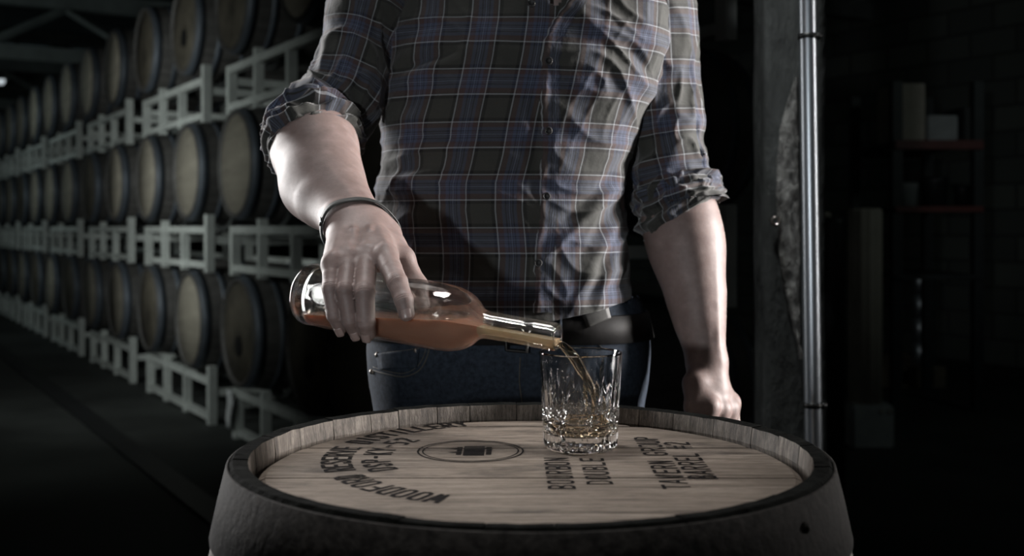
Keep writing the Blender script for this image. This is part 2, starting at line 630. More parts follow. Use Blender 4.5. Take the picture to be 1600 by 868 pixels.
wall('wall_right', (TA, NB), (TB, NB), M['brick'])
wall('wall_left', (TA, NA), (TB, NA), M['brick'])
wall('wall_far', (TB, NA), (TB, NB), M['brick'])
wall('wall_near', (TA, NA), (TA, NB), M['brick'])

# roof trusses across the aisle (bottom chord, top chord, webs)
k = 0
for tt in (-7.5, -0.8, 5.8, 11.5):
    zb, zt = 3.0, 3.62
    truss = thing('roof_truss', tn(tt, (NA + NB) / 2, zb), ['dark roof truss behind the camera', 'dark roof truss overhead, above the near racks', 'dark roof truss crossing the aisle at the upper left', 'dark roof truss near the far end of the aisle'][k], 'truss')
    tagit(truss, None, None, 'roof trusses')
    k += 1
    mk('bottom_chord', tbox(tt - 0.07, tt + 0.07, NA, NB, zb, zb + 0.16), M['beam'], truss, False)
    mk('top_chord', tbox(tt - 0.07, tt + 0.07, NA, NB, zt, zt + 0.2), M['beam'], truss, False)
    nn = NA
    q = 0
    while nn < NB - 0.5:
        a, b = (zb + 0.16, zt) if q % 2 == 0 else (zt, zb + 0.16)
        mk('web', tube([tn(tt, nn, a), tn(tt, nn + 0.825, b)], 0.045, 4), M['beam'], truss, False)
        nn += 0.825
        q += 1
for i in range(6):
    n0 = -5.6 + i * 1.5
    wd = struct('window_%d' % (i + 1), tbox(TB - 0.03, TB - 0.005, n0, n0 + 1.1, 3.95, 4.45), M['pane'])
    mb = MB()
    for a, b in ((n0 - 0.05, n0 + 0.02), (n0 + 0.52, n0 + 0.58), (n0 + 1.08, n0 + 1.15)):
        mb.add(tbox(TB - 0.06, TB - 0.002, a, b, 3.9, 4.5))
    for a, b in ((3.9, 3.97), (4.43, 4.5)):
        mb.add(tbox(TB - 0.06, TB - 0.002, n0 + 0.02, n0 + 1.08, a, b))
    fr = mk('window_frame', mb.vf, M['beam'], wd, False)
for i, n0 in enumerate((-0.75, 0.25)):
    lp = thing('strip_lamp', tn(12.2, n0, 3.46), ['left of two small bright strip lamps far down the aisle', 'right of two small bright strip lamps far down the aisle'][i], 'lamp', 'far strip lamps')
    mk('lamp_housing', tbox(12.0, 12.4, n0 - 0.33, n0 + 0.33, 3.55, 3.62), M['beam'], lp, False)
    mk('lamp_tube', tbox(12.05, 12.35, n0 - 0.28, n0 + 0.28, 3.49, 3.548), M['lamp'], lp, False)
    for s in (-0.25, 0.25):
        mk('hanger', tube([tn(12.2, n0 + s, 3.62), tn(12.2, n0 + s, ZC)], 0.008, 6), M['beam'], lp, False)
# low kerb line along the racks on the floor
struct('trim_1', tbox(-5, 13.5, -0.62, -0.50, 0, 0.012), M['dark_stuff'])

# ------------------------------------------------------------------ barrel racks and casks along the aisle
RL = 1.47
HALF = RL / 2


def rack_meshes():
    r = {}
    for side, y in (('front', 0.0), ('rear', 0.70)):
        r['top_rail_' + side] = ('top_rail', box(-HALF, HALF, y - 0.02, y + 0.02, 0.222, 0.262))
        r['bottom_rail_' + side] = ('bottom_rail', box(-HALF, HALF, y - 0.02, y + 0.02, 0.022, 0.058))
        for i, x in enumerate((-HALF + 0.022, -0.27, 0.20, HALF - 0.022)):
            if side == 'rear' and i in (1, 2): continue
            hi = 0.33 if i == 3 else (0.30 if i == 1 else 0.262)
            w_ = 0.026 if i in (0, 3) else 0.018
            r['post_%s%d' % (side, i)] = ('post', box(x - w_, x + w_, y - 0.023, y + 0.023, 0.0, hi))
    for i, (x, z) in enumerate(((-0.49, 0), (0.49, 0))):
        pass
    for i, x in enumerate((-HALF + 0.025, HALF - 0.025)):
        r['cross%d' % i] = ('cross_bar', box(x - 0.018, x + 0.018, 0.021, 0.679, 0.16, 0.20))
    for i, y in enumerate((0.16, 0.54)):
        for j, x in enumerate((-0.49, 0.49)):
            vs, fs = [], []
            for k in range(11):                       # cradle bar curved under the cask
                a = -PI / 2 + (k - 5) / 5 * 0.72
                for rr in (0.318, 0.352):
                    for yy in (y - 0.02, y + 0.02):
                        vs.append((x + rr * math.cos(a), yy, 0.58 + rr * math.sin(a)))
            for k in range(10):
                o = k * 4
                for q in ((0, 1, 5, 4), (2, 6, 7, 3), (0, 4, 6, 2), (1, 3, 7, 5)):
                    fs.append(tuple(o + z for z in q))
            fs += [(0, 2, 3, 1), (40, 41, 43, 42)]
            r['cradle%d%d' % (i, j)] = ('cradle', (vs, fs))
    out = []
    for nm, vf in r.values():
        me = bpy.data.meshes.new(nm)
        me.from_pydata([tuple(v) for v in vf[0]], [], [tuple(f) for f in vf[1]])
        me.materials.append(M['cradle'] if nm == 'cradle' else M['rack'])
        out.append((nm, me))
    return out


def cask_meshes():
    def Rz(s): return 0.275 + 0.043 * (1 - ((s - 0.45) / 0.45) ** 2)
    prof = [(0.255, 0.03), (0.256, 0.004), (0.272, 0.0)]
    prof += [(Rz(s), s) for s in np.linspace(0.01, 0.89, 12)]
    prof += [(0.272, 0.90), (0.256, 0.896), (0.255, 0.87)]
    body = lathe(prof, 32, 'Y')
    out = [('body', body, 'cask')]
    out.append(('head', lathe([(0.0, 0.015), (0.2545, 0.015), (0.2545, 0.028)], 32, 'Y', cap=False), 'cask_head'))
    for s0, s1 in ((0.012, 0.06), (0.13, 0.165), (0.27, 0.305), (0.595, 0.63), (0.735, 0.77), (0.84, 0.888)):
        out.append(('hoop', lathe([(Rz(s0) - .002, s0), (Rz(s0) + 0.003, s0), (Rz(s1) + 0.003, s1), (Rz(s1) - .002, s1)], 32, 'Y', cap=False), 'cask_hoop'))
    res = []
    for nm, vf, mt in out:
        me = bpy.data.meshes.new(nm)
        me.from_pydata([(v[0], v[1] - 0.08, v[2] + 0.32) for v in vf[0]], [], [tuple(f) for f in vf[1]])
        me.materials.append(M[mt])
        me.polygons.foreach_set('use_smooth', np.ones(len(me.polygons), dtype=bool))
        res.append((nm, me))
    return res


RM, CM = rack_meshes(), cask_meshes()
bung_me = bpy.data.meshes.new('bung')
_v, _f = lathe([(0.0, 0.008), (0.05, 0.008), (0.05, 0.016)], 20, 'Y', cap=False)
bung_me.from_pydata([(v[0], v[1] - 0.08, v[2] + 0.25) for v in _v], [], _f)
bung_me.materials.append(M['bung'])
dark_head = CM[1][1].copy()
dark_head.materials.clear()
dark_head.materials.append(M['cask_head_dark'])


def inst(root, parts):
    for nm, me in parts:
        o = bpy.data.objects.new(nm, me)
        C.objects.link(o)
        o.parent = root


ORD = ['first', 'second', 'third', 'fourth', 'fifth', 'sixth', 'seventh', 'eighth', 'ninth', 'tenth', 'eleventh', 'twelfth',
       'thirteenth', 'fourteenth', 'fifteenth', 'sixteenth']
TIER = ['floor', 'middle', 'upper']
mods = [(-4.23, -0.06), (-2.56, 0.0), (-0.66, 0.0), (1.29, 0.0), (3.23, 0.0), (5.16, 0.0), (7.1, 0.0), (9.05, 0.0)]
for tier in range(3):
    nb, nr = 0, 0
    for i, (tc_, dn) in enumerate(mods):
        off = (-0.05, 0.0, 0.06)[tier] if i > 0 else 0.0
        p = tn(tc_ + off, dn, tier * 0.86)
        if i == 0:
            lab = 'white steel barrel rack of the %s tier, seen to the right behind the man' % TIER[tier]
        else:
            lab = 'white steel barrel rack of the %s tier, %s going left from the man' % (TIER[tier], ORD[nr])
            nr += 1
        rk = thing('barrel_rack', p, lab, 'barrel rack', 'white steel racks in the %s tier' % TIER[tier], ROT)
        inst(rk, RM)
        for j, x in enumerate((0.49, -0.49)):
            q = tn(tc_ + off - x, dn, tier * 0.86 + 0.26)
            if i == 0:
                lab = 'oak barrel lying in the dark %s tier behind the man, %s' % (TIER[tier], 'on the right' if j == 0 else 'next to the end one')
            else:
                lab = 'oak barrel lying on the %s rack tier, %s going left from the man' % (TIER[tier], ORD[nb])
                nb += 1
            ck = thing('barrel', q, lab, 'barrel', 'oak barrels in the %s tier' % TIER[tier], ROT)
            parts = list(CM)
            dark = (tier == 0 and i == 1) or (tier == 2 and (i, j) == (2, 0)) or rnd.random() < 0.12
            if dark: parts[1] = ('head', dark_head)
            inst(ck, parts)
            if (tier, i, j) in ((0, 1, 0), (2, 2, 0), (0, 1, 1)):
                inst(ck, [('bung', bung_me)])

# paper tag at the corner of the nearest floor rack
tp = tn(-2.56 - 0.05 + HALF - 0.03, -0.03, 0.0)
tagm = []
for i in range(9):
    for j in range(4):
        u_, v_ = (j / 3 - 0.5) * (0.10 - 0.05 * abs(i / 8 - 0.55)), i / 8
        g = 0.012 * math.sin(3 * u_ * 30 + v_ * 4)
        q = tp + Vector((-UX, -UY, 0)) * u_ + Vector((NX, NY, 0)) * (-g - 0.02)
        tagm.append((q.x, q.y, 0.06 + 0.20 * (1 - v_)))
tf = [(i * 4 + j, i * 4 + j + 1, i * 4 + j + 5, i * 4 + j + 4) for i in range(8) for j in range(3)]
tg = top('paper_tag', (tagm, tf), M['tag'], 'crumpled white paper tag hanging at the corner of the nearest floor rack', 'tag')
sm = tg.modifiers.new('solid', 'SOLIDIFY')
sm.thickness = 0.003

# ------------------------------------------------------------------ post with torn face, and the steel pipe
PY = 2.25
post = thing('timber_post', ((1232 - CX) / F * PY, PY, 0), 'rough dark post with torn front, behind the steel pipe', 'post')
xl, xr = (1196 - CX) / F * PY, (1290 - CX) / F * PY
vs, fs, nz, nxx = [], [], 90, 10
outl = [(xl + (xr - xl) * i / 9, PY) for i in range(10)] + [(xr, PY + 0.12 * i / 4) for i in range(1, 5)] + [(xr - (xr - xl) * i / 4, PY + 0.12) for i in range(1, 5)] + [(xl, PY + 0.12 - 0.12 * i / 4) for i in range(1, 4)]
for k in range(nz + 1):
    z = ZC * k / nz
    for (x, y) in outl:
        d = mnoise.noise(Vector((x * 14, y * 14, z * 5))) * 0.006
        vs.append((x + d, y + d, z))
no = len(outl)
for k in range(nz):
    for i in range(no):
        fs.append((k * no + i, k * no + (i + 1) % no, (k + 1) * no + (i + 1) % no, (k + 1) * no + i))
fs += [tuple(range(no - 1, -1, -1)), tuple(nz * no + i for i in range(no))]
mk('post_body', (vs, fs), M['post'], post)
# torn, splintered strip on the front (lit side)
vs, fs = [], []
ys = np.linspace(120, 560, 70)
for yy in ys:
    a = interp(yy, [120, 150, 200, 250, 300, 400, 480, 560], [1242, 1232, 1218, 1214, 1212, 1217, 1230, 1250])
    b = interp(yy, [120, 200, 300, 400, 480, 560], [1246, 1247, 1250, 1251, 1250, 1252])
    for j in range(9):
        u_ = j / 8
        p = PX(a + (b - a) * u_, yy, PY - 0.003)
        h = 0.010 * math.sin(PI * u_) * (0.5 + 0.9 * abs(mnoise.noise(Vector((p.x * 60, p.z * 22, 1.7))))) + 0.006 * mnoise.noise(Vector((p.x * 150, 0, p.z * 60)))
        vs.append((p.x, p.y - h - 0.003, p.z))
for i in range(len(ys) - 1):
    for j in range(8):
        fs.append((i * 9 + j, (i + 1) * 9 + j, (i + 1) * 9 + j + 1, i * 9 + j + 1))
tr = mk('torn_strip', (vs, fs), M['torn'], post)
tr.modifiers.new('s', 'SOLIDIFY').thickness = 0.006
tr['label'] = 'pale torn strip down the post'
bp = PX(1212, 345, PY - 0.012)
mk('eye_bolt', tube([bp + Vector((0.008 * math.cos(a), 0, 0.008 * math.sin(a))) for a in np.linspace(0, 2 * PI, 17)[:-1]], 0.003, 6, closed=True, ref=(0, 1, 0)), M['rivet'], post)

PD = 2.05
pa, pb = PX(1271.5, 715, PD), PX(1261.5, 0, PD)
dirp = (pb - pa) / (pb.z - pa.z)
f0, f1 = pa - dirp * pa.z, pa + dirp * (ZC - pa.z)
pipe = thing('steel_pipe', f0, 'shiny galvanised steel pipe standing in front of the dark post', 'pipe')
mk('pipe_run', tube([f0 + (f1 - f0) * i / 12 for i in range(13)], 0.0165, 24), M['pipe'], pipe)
off = Vector((0.0145, 0.012, 0))
mk('thin_conduit', tube([f0 + off + (f1 - f0) * i / 12 for i in range(13)], 0.0055, 12), M['pipe'], pipe)
for yy in (57, 632):
    cpt = PX(1271.5 - (715 - yy) * 10 / 715, yy, PD)
    mb = MB()
    mb.add(tube([cpt - dirp * 0.005, cpt + dirp * 0.005], 0.0185, 24))
    mb.add(xf(box(0.010, 0.024, -0.012, 0.012, -0.006, 0.006, 0.002), Matrix.Translation(cpt)))
    mk('pipe_clip', mb.vf, M['clip'], pipe)

# ------------------------------------------------------------------ dim store area on the right
def gbox(x0, x1, yt, yb, d, dep):
    a, b = PX(x0, yt, d), PX(x1, yb, d)
    return box(a.x, b.x, d, d + dep, b.z, a.z, 0.006)


SD = 6.6
sh = thing('storage_shelf', (PX(1460, 600, SD).x, SD, 0), 'dark pallet shelving with red beams in the gloom at right', 'shelf')
for px in (1403, 1530):
    for dd in (0, 0.8):
        a = PX(px, 0, SD)
        mk('upright', box(a.x - 0.03, a.x + 0.03, SD + dd, SD + dd + 0.06, 0, 2.0), M['dark_steel'], sh, False)
for yy, hh in ((219, 14), (322, 9), (428, 8)):
    for dd in (-0.02, 0.82):
        a, b = PX(1398, yy, SD), PX(1535, yy + hh, SD)
        mk('beam', box(a.x, b.x, SD + dd, SD + dd + 0.04, b.z, a.z), M['red_steel'] if yy < 400 else M['dark_steel'], sh, False)
    a, b = PX(1403, yy, SD), PX(1530, yy + 6, SD)
    mk('deck', box(a.x, b.x, SD + 0.025, SD + 0.815, a.z - 0.03, a.z - 0.002), M['dark_steel'], sh, False)
top('carton', gbox(1401, 1446, 130, 219, SD + 0.1, 0.35), M['carton'], 'tall pale carton on the red-beamed shelf', 'carton', smooth=False)
top('carton', gbox(1450, 1497, 180, 219, SD + 0.12, 0.4), M['carton_grey'], 'low greyish carton beside the tall pale one on the shelf', 'carton', smooth=False)
top('carton', gbox(1500, 1528, 168, 219, SD + 0.2, 0.3), M['dark_stuff'], 'dark crate at the right end of the top shelf', 'crate', smooth=False)
for i, (x0, x1, yt, lab, m_) in enumerate(((1408, 1440, 285, 'dim tub on the second shelf, left of its neighbour', 'carton_grey'), (1446, 1490, 275, 'wide dark tub on the second shelf, middle one', 'dark_stuff'), (1496, 1522, 290, 'small dark tub on the second shelf, right end', 'dark_stuff'))):
    a, b = PX(x0, yt, SD + 0.15), PX(x1, 322, SD + 0.15)
    rr = (b.x - a.x) / 2
    h = a.z - (PX(0, 322, SD).z)
    top('tub', xf(lathe([(rr * 0.85, 0), (rr * 0.95, h * 0.8), (rr, h * 0.85), (rr, h), (rr * 0.9, h), (rr * 0.8, 0.02)], 24), Matrix.Translation(((a.x + b.x) / 2, SD + 0.15 + rr, PX(0, 322, SD).z - 0.002))), M[m_], lab, 'tub', 'tubs on the second shelf')

# pale ribbed column roll on its block
QD = 5.5
blk = thing('pale_roll', PX(1362, 696, QD), 'tall pale ribbed roll standing on a square block, right of the pipe', 'roll')
c0 = PX(1360, 635, QD)
z0_ = 0.0
rr = 26 / F * QD
def ribf(r, z, a, i): return r * (1 + 0.03 * math.cos(a * 12))
mk('roll', xf(lathe([(rr, 0), (rr, 0.985), (rr * 0.9, 1.0), (rr * 0.5, 1.0), (0.0, 0.99)], 72, rfun=ribf), Matrix.Translation((c0.x, QD + rr, c0.z))), M['carton'], blk)
a, b = PX(1330, 632, QD), PX(1396, 700, QD)
mk('block', box(a.x, b.x, QD - 0.02, QD + 0.24, 0, a.z, 0.012), M['carton_grey'], blk, False)
for (px, py) in ((1378, 640), (1392, 628)):
    q = PX(px, py, QD - 0.03)
    mk('bolt_head', xf(lathe([(0.0, 0.012), (0.008, 0.01), (0.011, 0.0)], 12), Matrix.Translation((q.x, QD - 0.02, a.z - 0.03)) @ Matrix.Rotation(PI / 2, 4, 'X')), M['rivet'], blk)
# black drum left of it
dr = PX(1304, 340, 4.6)
rr = 23 / F * 4.6
drum = thing('black_cylinder', (dr.x, 4.6 + rr, 0), 'tall matt black cylinder with pale cap between pipe and pale roll', 'cylinder')
mk('cylinder_body', xf(lathe([(rr, 0), (rr, dr.z - 0.02), (rr * 0.96, dr.z), (0.0, dr.z)], 32), Matrix.Translation((dr.x, 4.6 + rr, 0))), M['dark_stuff'], drum)
mk('cap', xf(lathe([(0.03, 0.001), (0.03, 0.018), (0.024, 0.024), (0.0, 0.026)], 20), Matrix.Translation((dr.x - 0.035, 4.6 + rr * 0.6, dr.z))), M['carton'], drum)['label'] = 'pale cap'
# jars stacked on a pallet in the distance
JD = 7.6
pz = PX(0, 562, JD).z
pl = thing('pallet', (PX(1450, 560, JD).x, JD, 0), 'low wooden pallet on the dark floor under the shelf stack', 'pallet')
a, b = PX(1385, 0, JD), PX(1478, 0, JD)
for i in range(6):
    y0 = JD + i * 0.14
    mk('deck_board', box(a.x, b.x, y0, y0 + 0.1, 0.122, 0.144), M['pallet'], pl, False)
for x in (a.x, (a.x + b.x) / 2 - 0.04, b.x - 0.08):
    mk('runner', box(x, x + 0.08, JD, JD + 0.8, 0.022, 0.12), M['pallet'], pl, False)
for i in range(3):
    y0 = JD + i * 0.35
    mk('bottom_board', box(a.x, b.x, y0, y0 + 0.1, 0, 0.02), M['pallet'], pl, False)
zz = 0.1445
for i in range(4):
    q = PX(1446, 0, JD + 0.12)
    nmz = ['bottom', 'second', 'third', 'topmost'][i]
    t = thing('steel_canister', (q.x, JD + 0.14, zz), 'shiny bluish canister, %s of a stack of four on the pallet' % nmz, 'canister', 'canisters stacked on the pallet')
    hh = 0.17
    mk('canister_body', xf(lathe([(0.075, 0), (0.08, 0.008), (0.08, hh - 0.02), (0.07, hh - 0.008)], 24), Matrix.Translation((q.x, JD + 0.14, zz))), M['pipe'], t)
    mk('lid', xf(lathe([(0.074, hh - 0.008), (0.074, hh - 0.001), (0.0, hh - 0.001)], 24), Matrix.Translation((q.x, JD + 0.14, zz))), M['pipe'], t)
    zz += hh
# dark opening with a wall box on the brick wall
wbx = tn(-5.6, NB - 0.28, 2.35)
eb = thing('wall_cabinet', wbx, 'black box fixed high on the dark brick wall', 'cabinet')
mk('cabinet_body', tbox(-6.2, -5.0, NB - 0.28, NB - 0.002, 2.1, 2.75), M['dark_stuff'], eb, False)
for i, (tt, z) in enumerate(((-5.85, 2.48), (-5.85, 2.25))):
    q = tn(tt, NB - 0.29, z)
    mk('knob', xf(lathe([(0.0, 0.03), (0.022, 0.026), (0.026, 0.0)], 16), Matrix.Translation(q) @ Matrix.Rotation(ROT + PI, 4, 'Z') @ Matrix.Rotation(-PI / 2, 4, 'X')), M['rivet'], eb)

# ------------------------------------------------------------------ the barrel in front
BX, BY, BH, BR = 0.0165, 1.021, 0.91, 0.2725
HEADZ = 0.8925
bar = thing('oak_barrel', (BX, BY, 0), 'big oak whiskey barrel standing upright in front with stencilled head', 'barrel')


def bR(z): return BR + 0.055 * (1 - ((z - BH / 2) / (BH / 2)) ** 2)


NS = 32
wts = [0.75 + 0.55 * rnd.random() for _ in range(NS)]
tot = sum(wts)
ang = 0.05
TH = 0.024
for i in range(NS):
    a0 = ang
    a1 = ang + 2 * PI * wts[i] / tot
    ang = a1
    g = 0.0016
    lip = rnd.uniform(-0.0006, 0.0006)
    vs, mi, fs = [], [], []
    # cross-section loop (radius offset, z): outer bottom -> outer top -> rim -> inner face -> inner bottom
    loop = [(0.0, z) for z in np.linspace(0.0, BH - 0.004, 9)]
    loop += [(-0.003, BH + lip), (-0.0165, BH - 0.001 + lip), (-0.0225, BH - 0.018), (-0.024, BH - 0.032), (-0.024, 0.5), (-0.024, 0.04), (-0.02, 0.0)]
    na = 4
    for (o_, z) in loop:
        r_ = bR(min(max(z, 0), BH)) + o_
        for j in range(na + 1):
            a = a0 + g + (a1 - a0 - 2 * g) * j / na
            jit = 0
            if z > BH - 0.03: jit = 0.0009 * mnoise.noise(Vector((a * 30, z * 90, i)))
            vs.append((BX + (r_ + jit) * math.cos(a), BY + (r_ + jit) * math.sin(a), z + jit * 1.2))
    L = len(loop)
    for q in range(L):
        q2 = (q + 1) % L
        for j in range(na):
            fs.append((q * (na + 1) + j, q * (na + 1) + j + 1, q2 * (na + 1) + j + 1, q2 * (na + 1) + j))
            mi.append(1 if q in (8, 9) else (2 if q in (10, 11, 12) else 0))
    fs += [tuple(q * (na + 1) for q in range(L)), tuple(q * (na + 1) + na for q in range(L - 1, -1, -1))]
    mi += [1, 1]
    mk('stave', (vs, fs), None, bar, False, mats=[M['stave'], M['rim_top'], M['rim_in']], mi=mi)
for (z0, z1) in ((0.845, 0.9075), (0.70, 0.745), (0.575, 0.62), (0.29, 0.335), (0.165, 0.21), (0.01, 0.07)):
    ha = lathe([(bR(z0) + 0.0002, z0), (bR(z0) + 0.0022, z0 + 0.0008), (bR((z0 + z1) / 2) + 0.0024, (z0 + z1) / 2), (bR(z1) + 0.0022, z1 - 0.0008), (bR(z1) + 0.0002, z1), (bR((z0 + z1) / 2) + 0.0001, (z0 + z1) / 2)], 128, cap=False)
    n_ = 128
    ha[1].extend([(5 * n_ + k_, 5 * n_ + (k_ + 1) % n_, (k_ + 1) % n_, k_) for k_ in range(n_)])
    hp = mk('hoop', xf(ha, Matrix.Translation((BX, BY, 0))), M['hoop'], bar)
    # overlapped hoop end with rivets
    if z0 > 0.8:
        for a in (-0.735,):
            zc = 0.887
            rr_ = bR(zc) + 0.0022
            p = Vector((BX + rr_ * math.cos(a), BY + rr_ * math.sin(a), zc))
            mk('rivet', xf(lathe([(0.0, 0.0035), (0.0035, 0.0025), (0.005, 0.0)], 14), Matrix.Translation(p) @ Matrix.Rotation(a, 4, 'Z') @ Matrix.Rotation(PI / 2, 4, 'Y')), M['hoop'], hp)

# head boards, joints recessed, outer edge bevelled
RH, BV = 0.2480, 0.007
cuts = [-RH, -0.165, -0.043, 0.090, 0.209, RH]
for i in range(5):
    y0, y1 = cuts[i] + (0.0017 if i else 0), cuts[i + 1] - (0.0017 if i < 4 else 0)
    ysmp = np.linspace(y0, y1, 16)
    vs, fs = [], []
    dz = rnd.uniform(-0.0004, 0.0)
    for y in ysmp:
        xo = math.sqrt(max(RH ** 2 - y * y, 1e-8))
        xi = math.sqrt(max((RH - BV) ** 2 - y * y, 0)) if abs(y) < RH - BV else 0.0
        hz = HEADZ if abs(y) < RH - BV else HEADZ - 0.004 * (abs(y) - RH + BV) / BV
        edge = min(y - y0, y1 - y)
        ez = -0.0009 if edge < 1e-6 and 0 < i < 5 else 0
        row = [(-xo, HEADZ - 0.004), (-xi, hz + dz + ez)] + [(-xi + 2 * xi * q / 6, hz + dz + ez) for q in range(1, 6)] + [(xi, hz + dz + ez), (xo, HEADZ - 0.004)]
        vs += [(BX + x, BY + y, z) for x, z in row]
        vs += [(BX - xo, BY + y, HEADZ - 0.022), (BX + xo, BY + y, HEADZ - 0.022)]
    W_ = 11
    for q in range(15):
        for j in range(8):
            fs.append((q * W_ + j, q * W_ + j + 1, (q + 1) * W_ + j + 1, (q + 1) * W_ + j))
        fs.append((q * W_ + 9, q * W_, (q + 1) * W_, (q + 1) * W_ + 9))
        fs.append((q * W_ + 8, q * W_ + 10, (q + 1) * W_ + 10, (q + 1) * W_ + 8))
        fs.append((q * W_ + 10, q * W_ + 9, (q + 1) * W_ + 9, (q + 1) * W_ + 10))
    fs.append(tuple([9, 10] + list(range(8, -1, -1))))
    e = 15 * W_
    fs.append(tuple([e + j for j in range(9)] + [e + 10, e + 9]))
    mk('head_board', (vs, fs), M['head'], bar, False)
mk('bottom_head', xf(lathe([(0.0, 0.02), (0.2475, 0.02), (0.2475, 0.04), (0.0, 0.04)], 48, cap=False), Matrix.Translation((BX, BY, 0))), M['stave'], bar, False)

# stencil lettering ---------------------------------------------------
_bar = [(0.04, 1), (0.04, 0)]
GL = {
    'W': [[(0, 1), (.11, 0)], [(.11, 0), (.25, .75)], [(.25, .75), (.39, 0)], [(.39, 0), (.5, 1)]],
    'O': [[(.2, 1), (.08, .95), (.03, .8), (.03, .2), (.08, .05), (.2, 0)], [(.3, 1), (.42, .95), (.47, .8), (.47, .2), (.42, .05), (.3, 0)]],
    'D': [_bar, [(.18, 1), (.36, .97), (.47, .8), (.47, .2), (.36, .03), (.18, 0)]],
    'F': [_bar, [(.17, 1), (.48, 1)], [(.17, .53), (.4, .53)]],
    'R': [_bar, [(.17, 1), (.38, .97), (.47, .84), (.47, .66), (.38, .53), (.17, .5)], [(.3, .45), (.48, 0)]],
    'E': [_bar, [(.17, 1), (.48, 1)], [(.17, .53), (.42, .53)], [(.17, 0), (.48, 0)]],
    'S': [[(.46, .82), (.4, .97), (.25, 1), (.1, .97), (.04, .82), (.06, .66), (.2, .56)], [(.3, .46), (.44, .34), (.46, .18), (.4, .03), (.25, 0), (.1, .03), (.04, .18)]],
    'V': [[(0, 1), (.21, 0)], [(.5, 1), (.29, 0)]],
    'I': [[(.25, 1), (.25, 0)]],
    'T': [[(.25, 1), (.25, 0)], [(0, 1), (.14, 1)], [(.36, 1), (.5, 1)]],
    'L': [_bar, [(.18, 0), (.48, 0)]],
    'Y': [[(0, 1), (.22, .5)], [(.5, 1), (.28, .5)], [(.25, .42), (.25, 0)]],
    'P': [_bar, [(.17, 1), (.38, .97), (.47, .84), (.47, .64), (.38, .5), (.17, .47)]],
    'K': [_bar, [(.17, .5), (.48, 1)], [(.2, .45), (.48, 0)]],
    '5': [[(.45, 1), (.08, 1), (.06, .6)], [(.14, .6), (.4, .57), (.47, .4), (.47, .2), (.38, .03), (.1, 0)]],
    '2': [[(.04, .84), (.12, .98), (.3, 1), (.45, .9), (.46, .7), (.3, .45), (.08, .12)], [(.06, 0), (.48, 0)]],
    '-': [[(.1, .5), (.4, .5)]],
    'B': [_bar, [(.17, 1), (.36, .98), (.45, .86), (.45, .66), (.36, .54), (.17, .52)], [(.2, .48), (.38, .46), (.47, .34), (.47, .14), (.38, .02), (.17, 0)]],
    'U': [[(.03, 1), (.03, .2), (.1, .04), (.2, 0)], [(.3, 0), (.4, .04), (.47, .2), (.47, 1)]],
    'N': [_bar, [(.46, 1), (.46, 0)], [(.12, .9), (.38, .1)]],
    'A': [[(0, 0), (.21, 1)], [(.5, 0), (.29, 1)], [(.16, .3), (.34, .3)]],
    'G': [[(.46, .8), (.4, .96), (.25, 1), (.1, .95), (.03, .8), (.03, .2), (.1, .05), (.22, 0)], [(.3, 0), (.42, .05), (.47, .2), (.47, .45), (.3, .45)]],
    '#': [[(.15, 1), (.1, 0)], [(.4, 1), (.35, 0)], [(0, .66), (.5, .66)], [(0, .33), (.5, .33)]],
    ' ': [],
}
INKZ = HEADZ + 0.00025


def stroke(mb, pts, wid, fn):
    for (a, b) in zip(pts[:-1], pts[1:]):
        ax, ay = a
        bx, by = b
        L = math.hypot(bx - ax, by - ay) + 1e-9
        dx, dy = (bx - ax) / L, (by - ay) / L
        e = wid * 0.45
        ax, ay, bx, by = ax - dx * e, ay - dy * e, bx + dx * e, by + dy * e
        nx_, ny_ = -dy * wid / 2, dx * wid / 2
        q = [(ax + nx_, ay + ny_), (ax - nx_, ay - ny_), (bx - nx_, by - ny_), (bx + nx_, by + ny_)]
        n_ = 3
        vs = []
        for s in range(n_ + 1):
            t = s / n_
            for (p, r_) in ((q[0], q[3]), (q[1], q[2])):
                X, Y = fn(p[0] + (r_[0] - p[0]) * t, p[1] + (r_[1] - p[1]) * t)
                vs.append((X, Y, INKZ + 0.00001 * rnd.random()))
        mb.add((vs, [(2 * s, 2 * s + 1, 2 * s + 3, 2 * s + 2) for s in range(n_)]))


def text_line(label, s, fn, h, adv, wid=0.125, gw=1.0):
    i = 0
    for n_, word in enumerate(s.split(' ')):           # one object per word
        mb = MB()
        for ch in word:
            for pl_ in GL[ch]:
                stroke(mb, [(p[0] * gw, p[1]) for p in pl_], wid, lambda u, v, i=i: fn(i * adv + u * h, v * h))
            i += 1
        i += 1
        o = mk('stencil_lettering', mb.vf, M['ink'], bar, False)
        o['label'] = label + (', word %s' % ORD[n_] if ' ' in s else '')


def ring_fn(cx, cy, r0, a0):
    def fn(u, v):
        a = a0 - u / r0
        return cx + (r0 + v) * math.cos(a), cy + (r0 + v) * math.sin(a)
    return fn


RC = (0.0165, 1.070)
text_line('black stencilled ring lettering along the left of the head', 'WOODFORD RESERVE DISTILLERY', ring_fn(RC[0], RC[1], 0.174, R(247)), 0.0255, 0.0154, 0.155, 0.80)
text_line('short black stencilled code inside the ring lettering', 'DSP-KY-52', ring_fn(RC[0], RC[1], 0.137, R(206)), 0.0245, 0.0165, 0.155, 0.80)


def col_fn(x, y):
    return lambda u, v: (x - v, y + u)


text_line('black stencilled word running under the tumbler, left one', 'BOURBON', col_fn(0.0534, 0.933), 0.0212, 0.0188, 0.15, 1.15)
text_line('black stencilled word running under the tumbler, right one', 'DOUBLE', col_fn(0.0870, 0.950), 0.0205, 0.0188, 0.15, 1.15)
text_line('black stencilled words right of the tumbler, inner line', 'TAVERN GROUP', col_fn(0.1525, 0.934), 0.0218, 0.0196, 0.15, 1.15)
text_line('black stencilled words right of the tumbler, outer line', 'BARREL #2', col_fn(0.1820, 0.970), 0.0235, 0.0190, 0.14, 1.1)

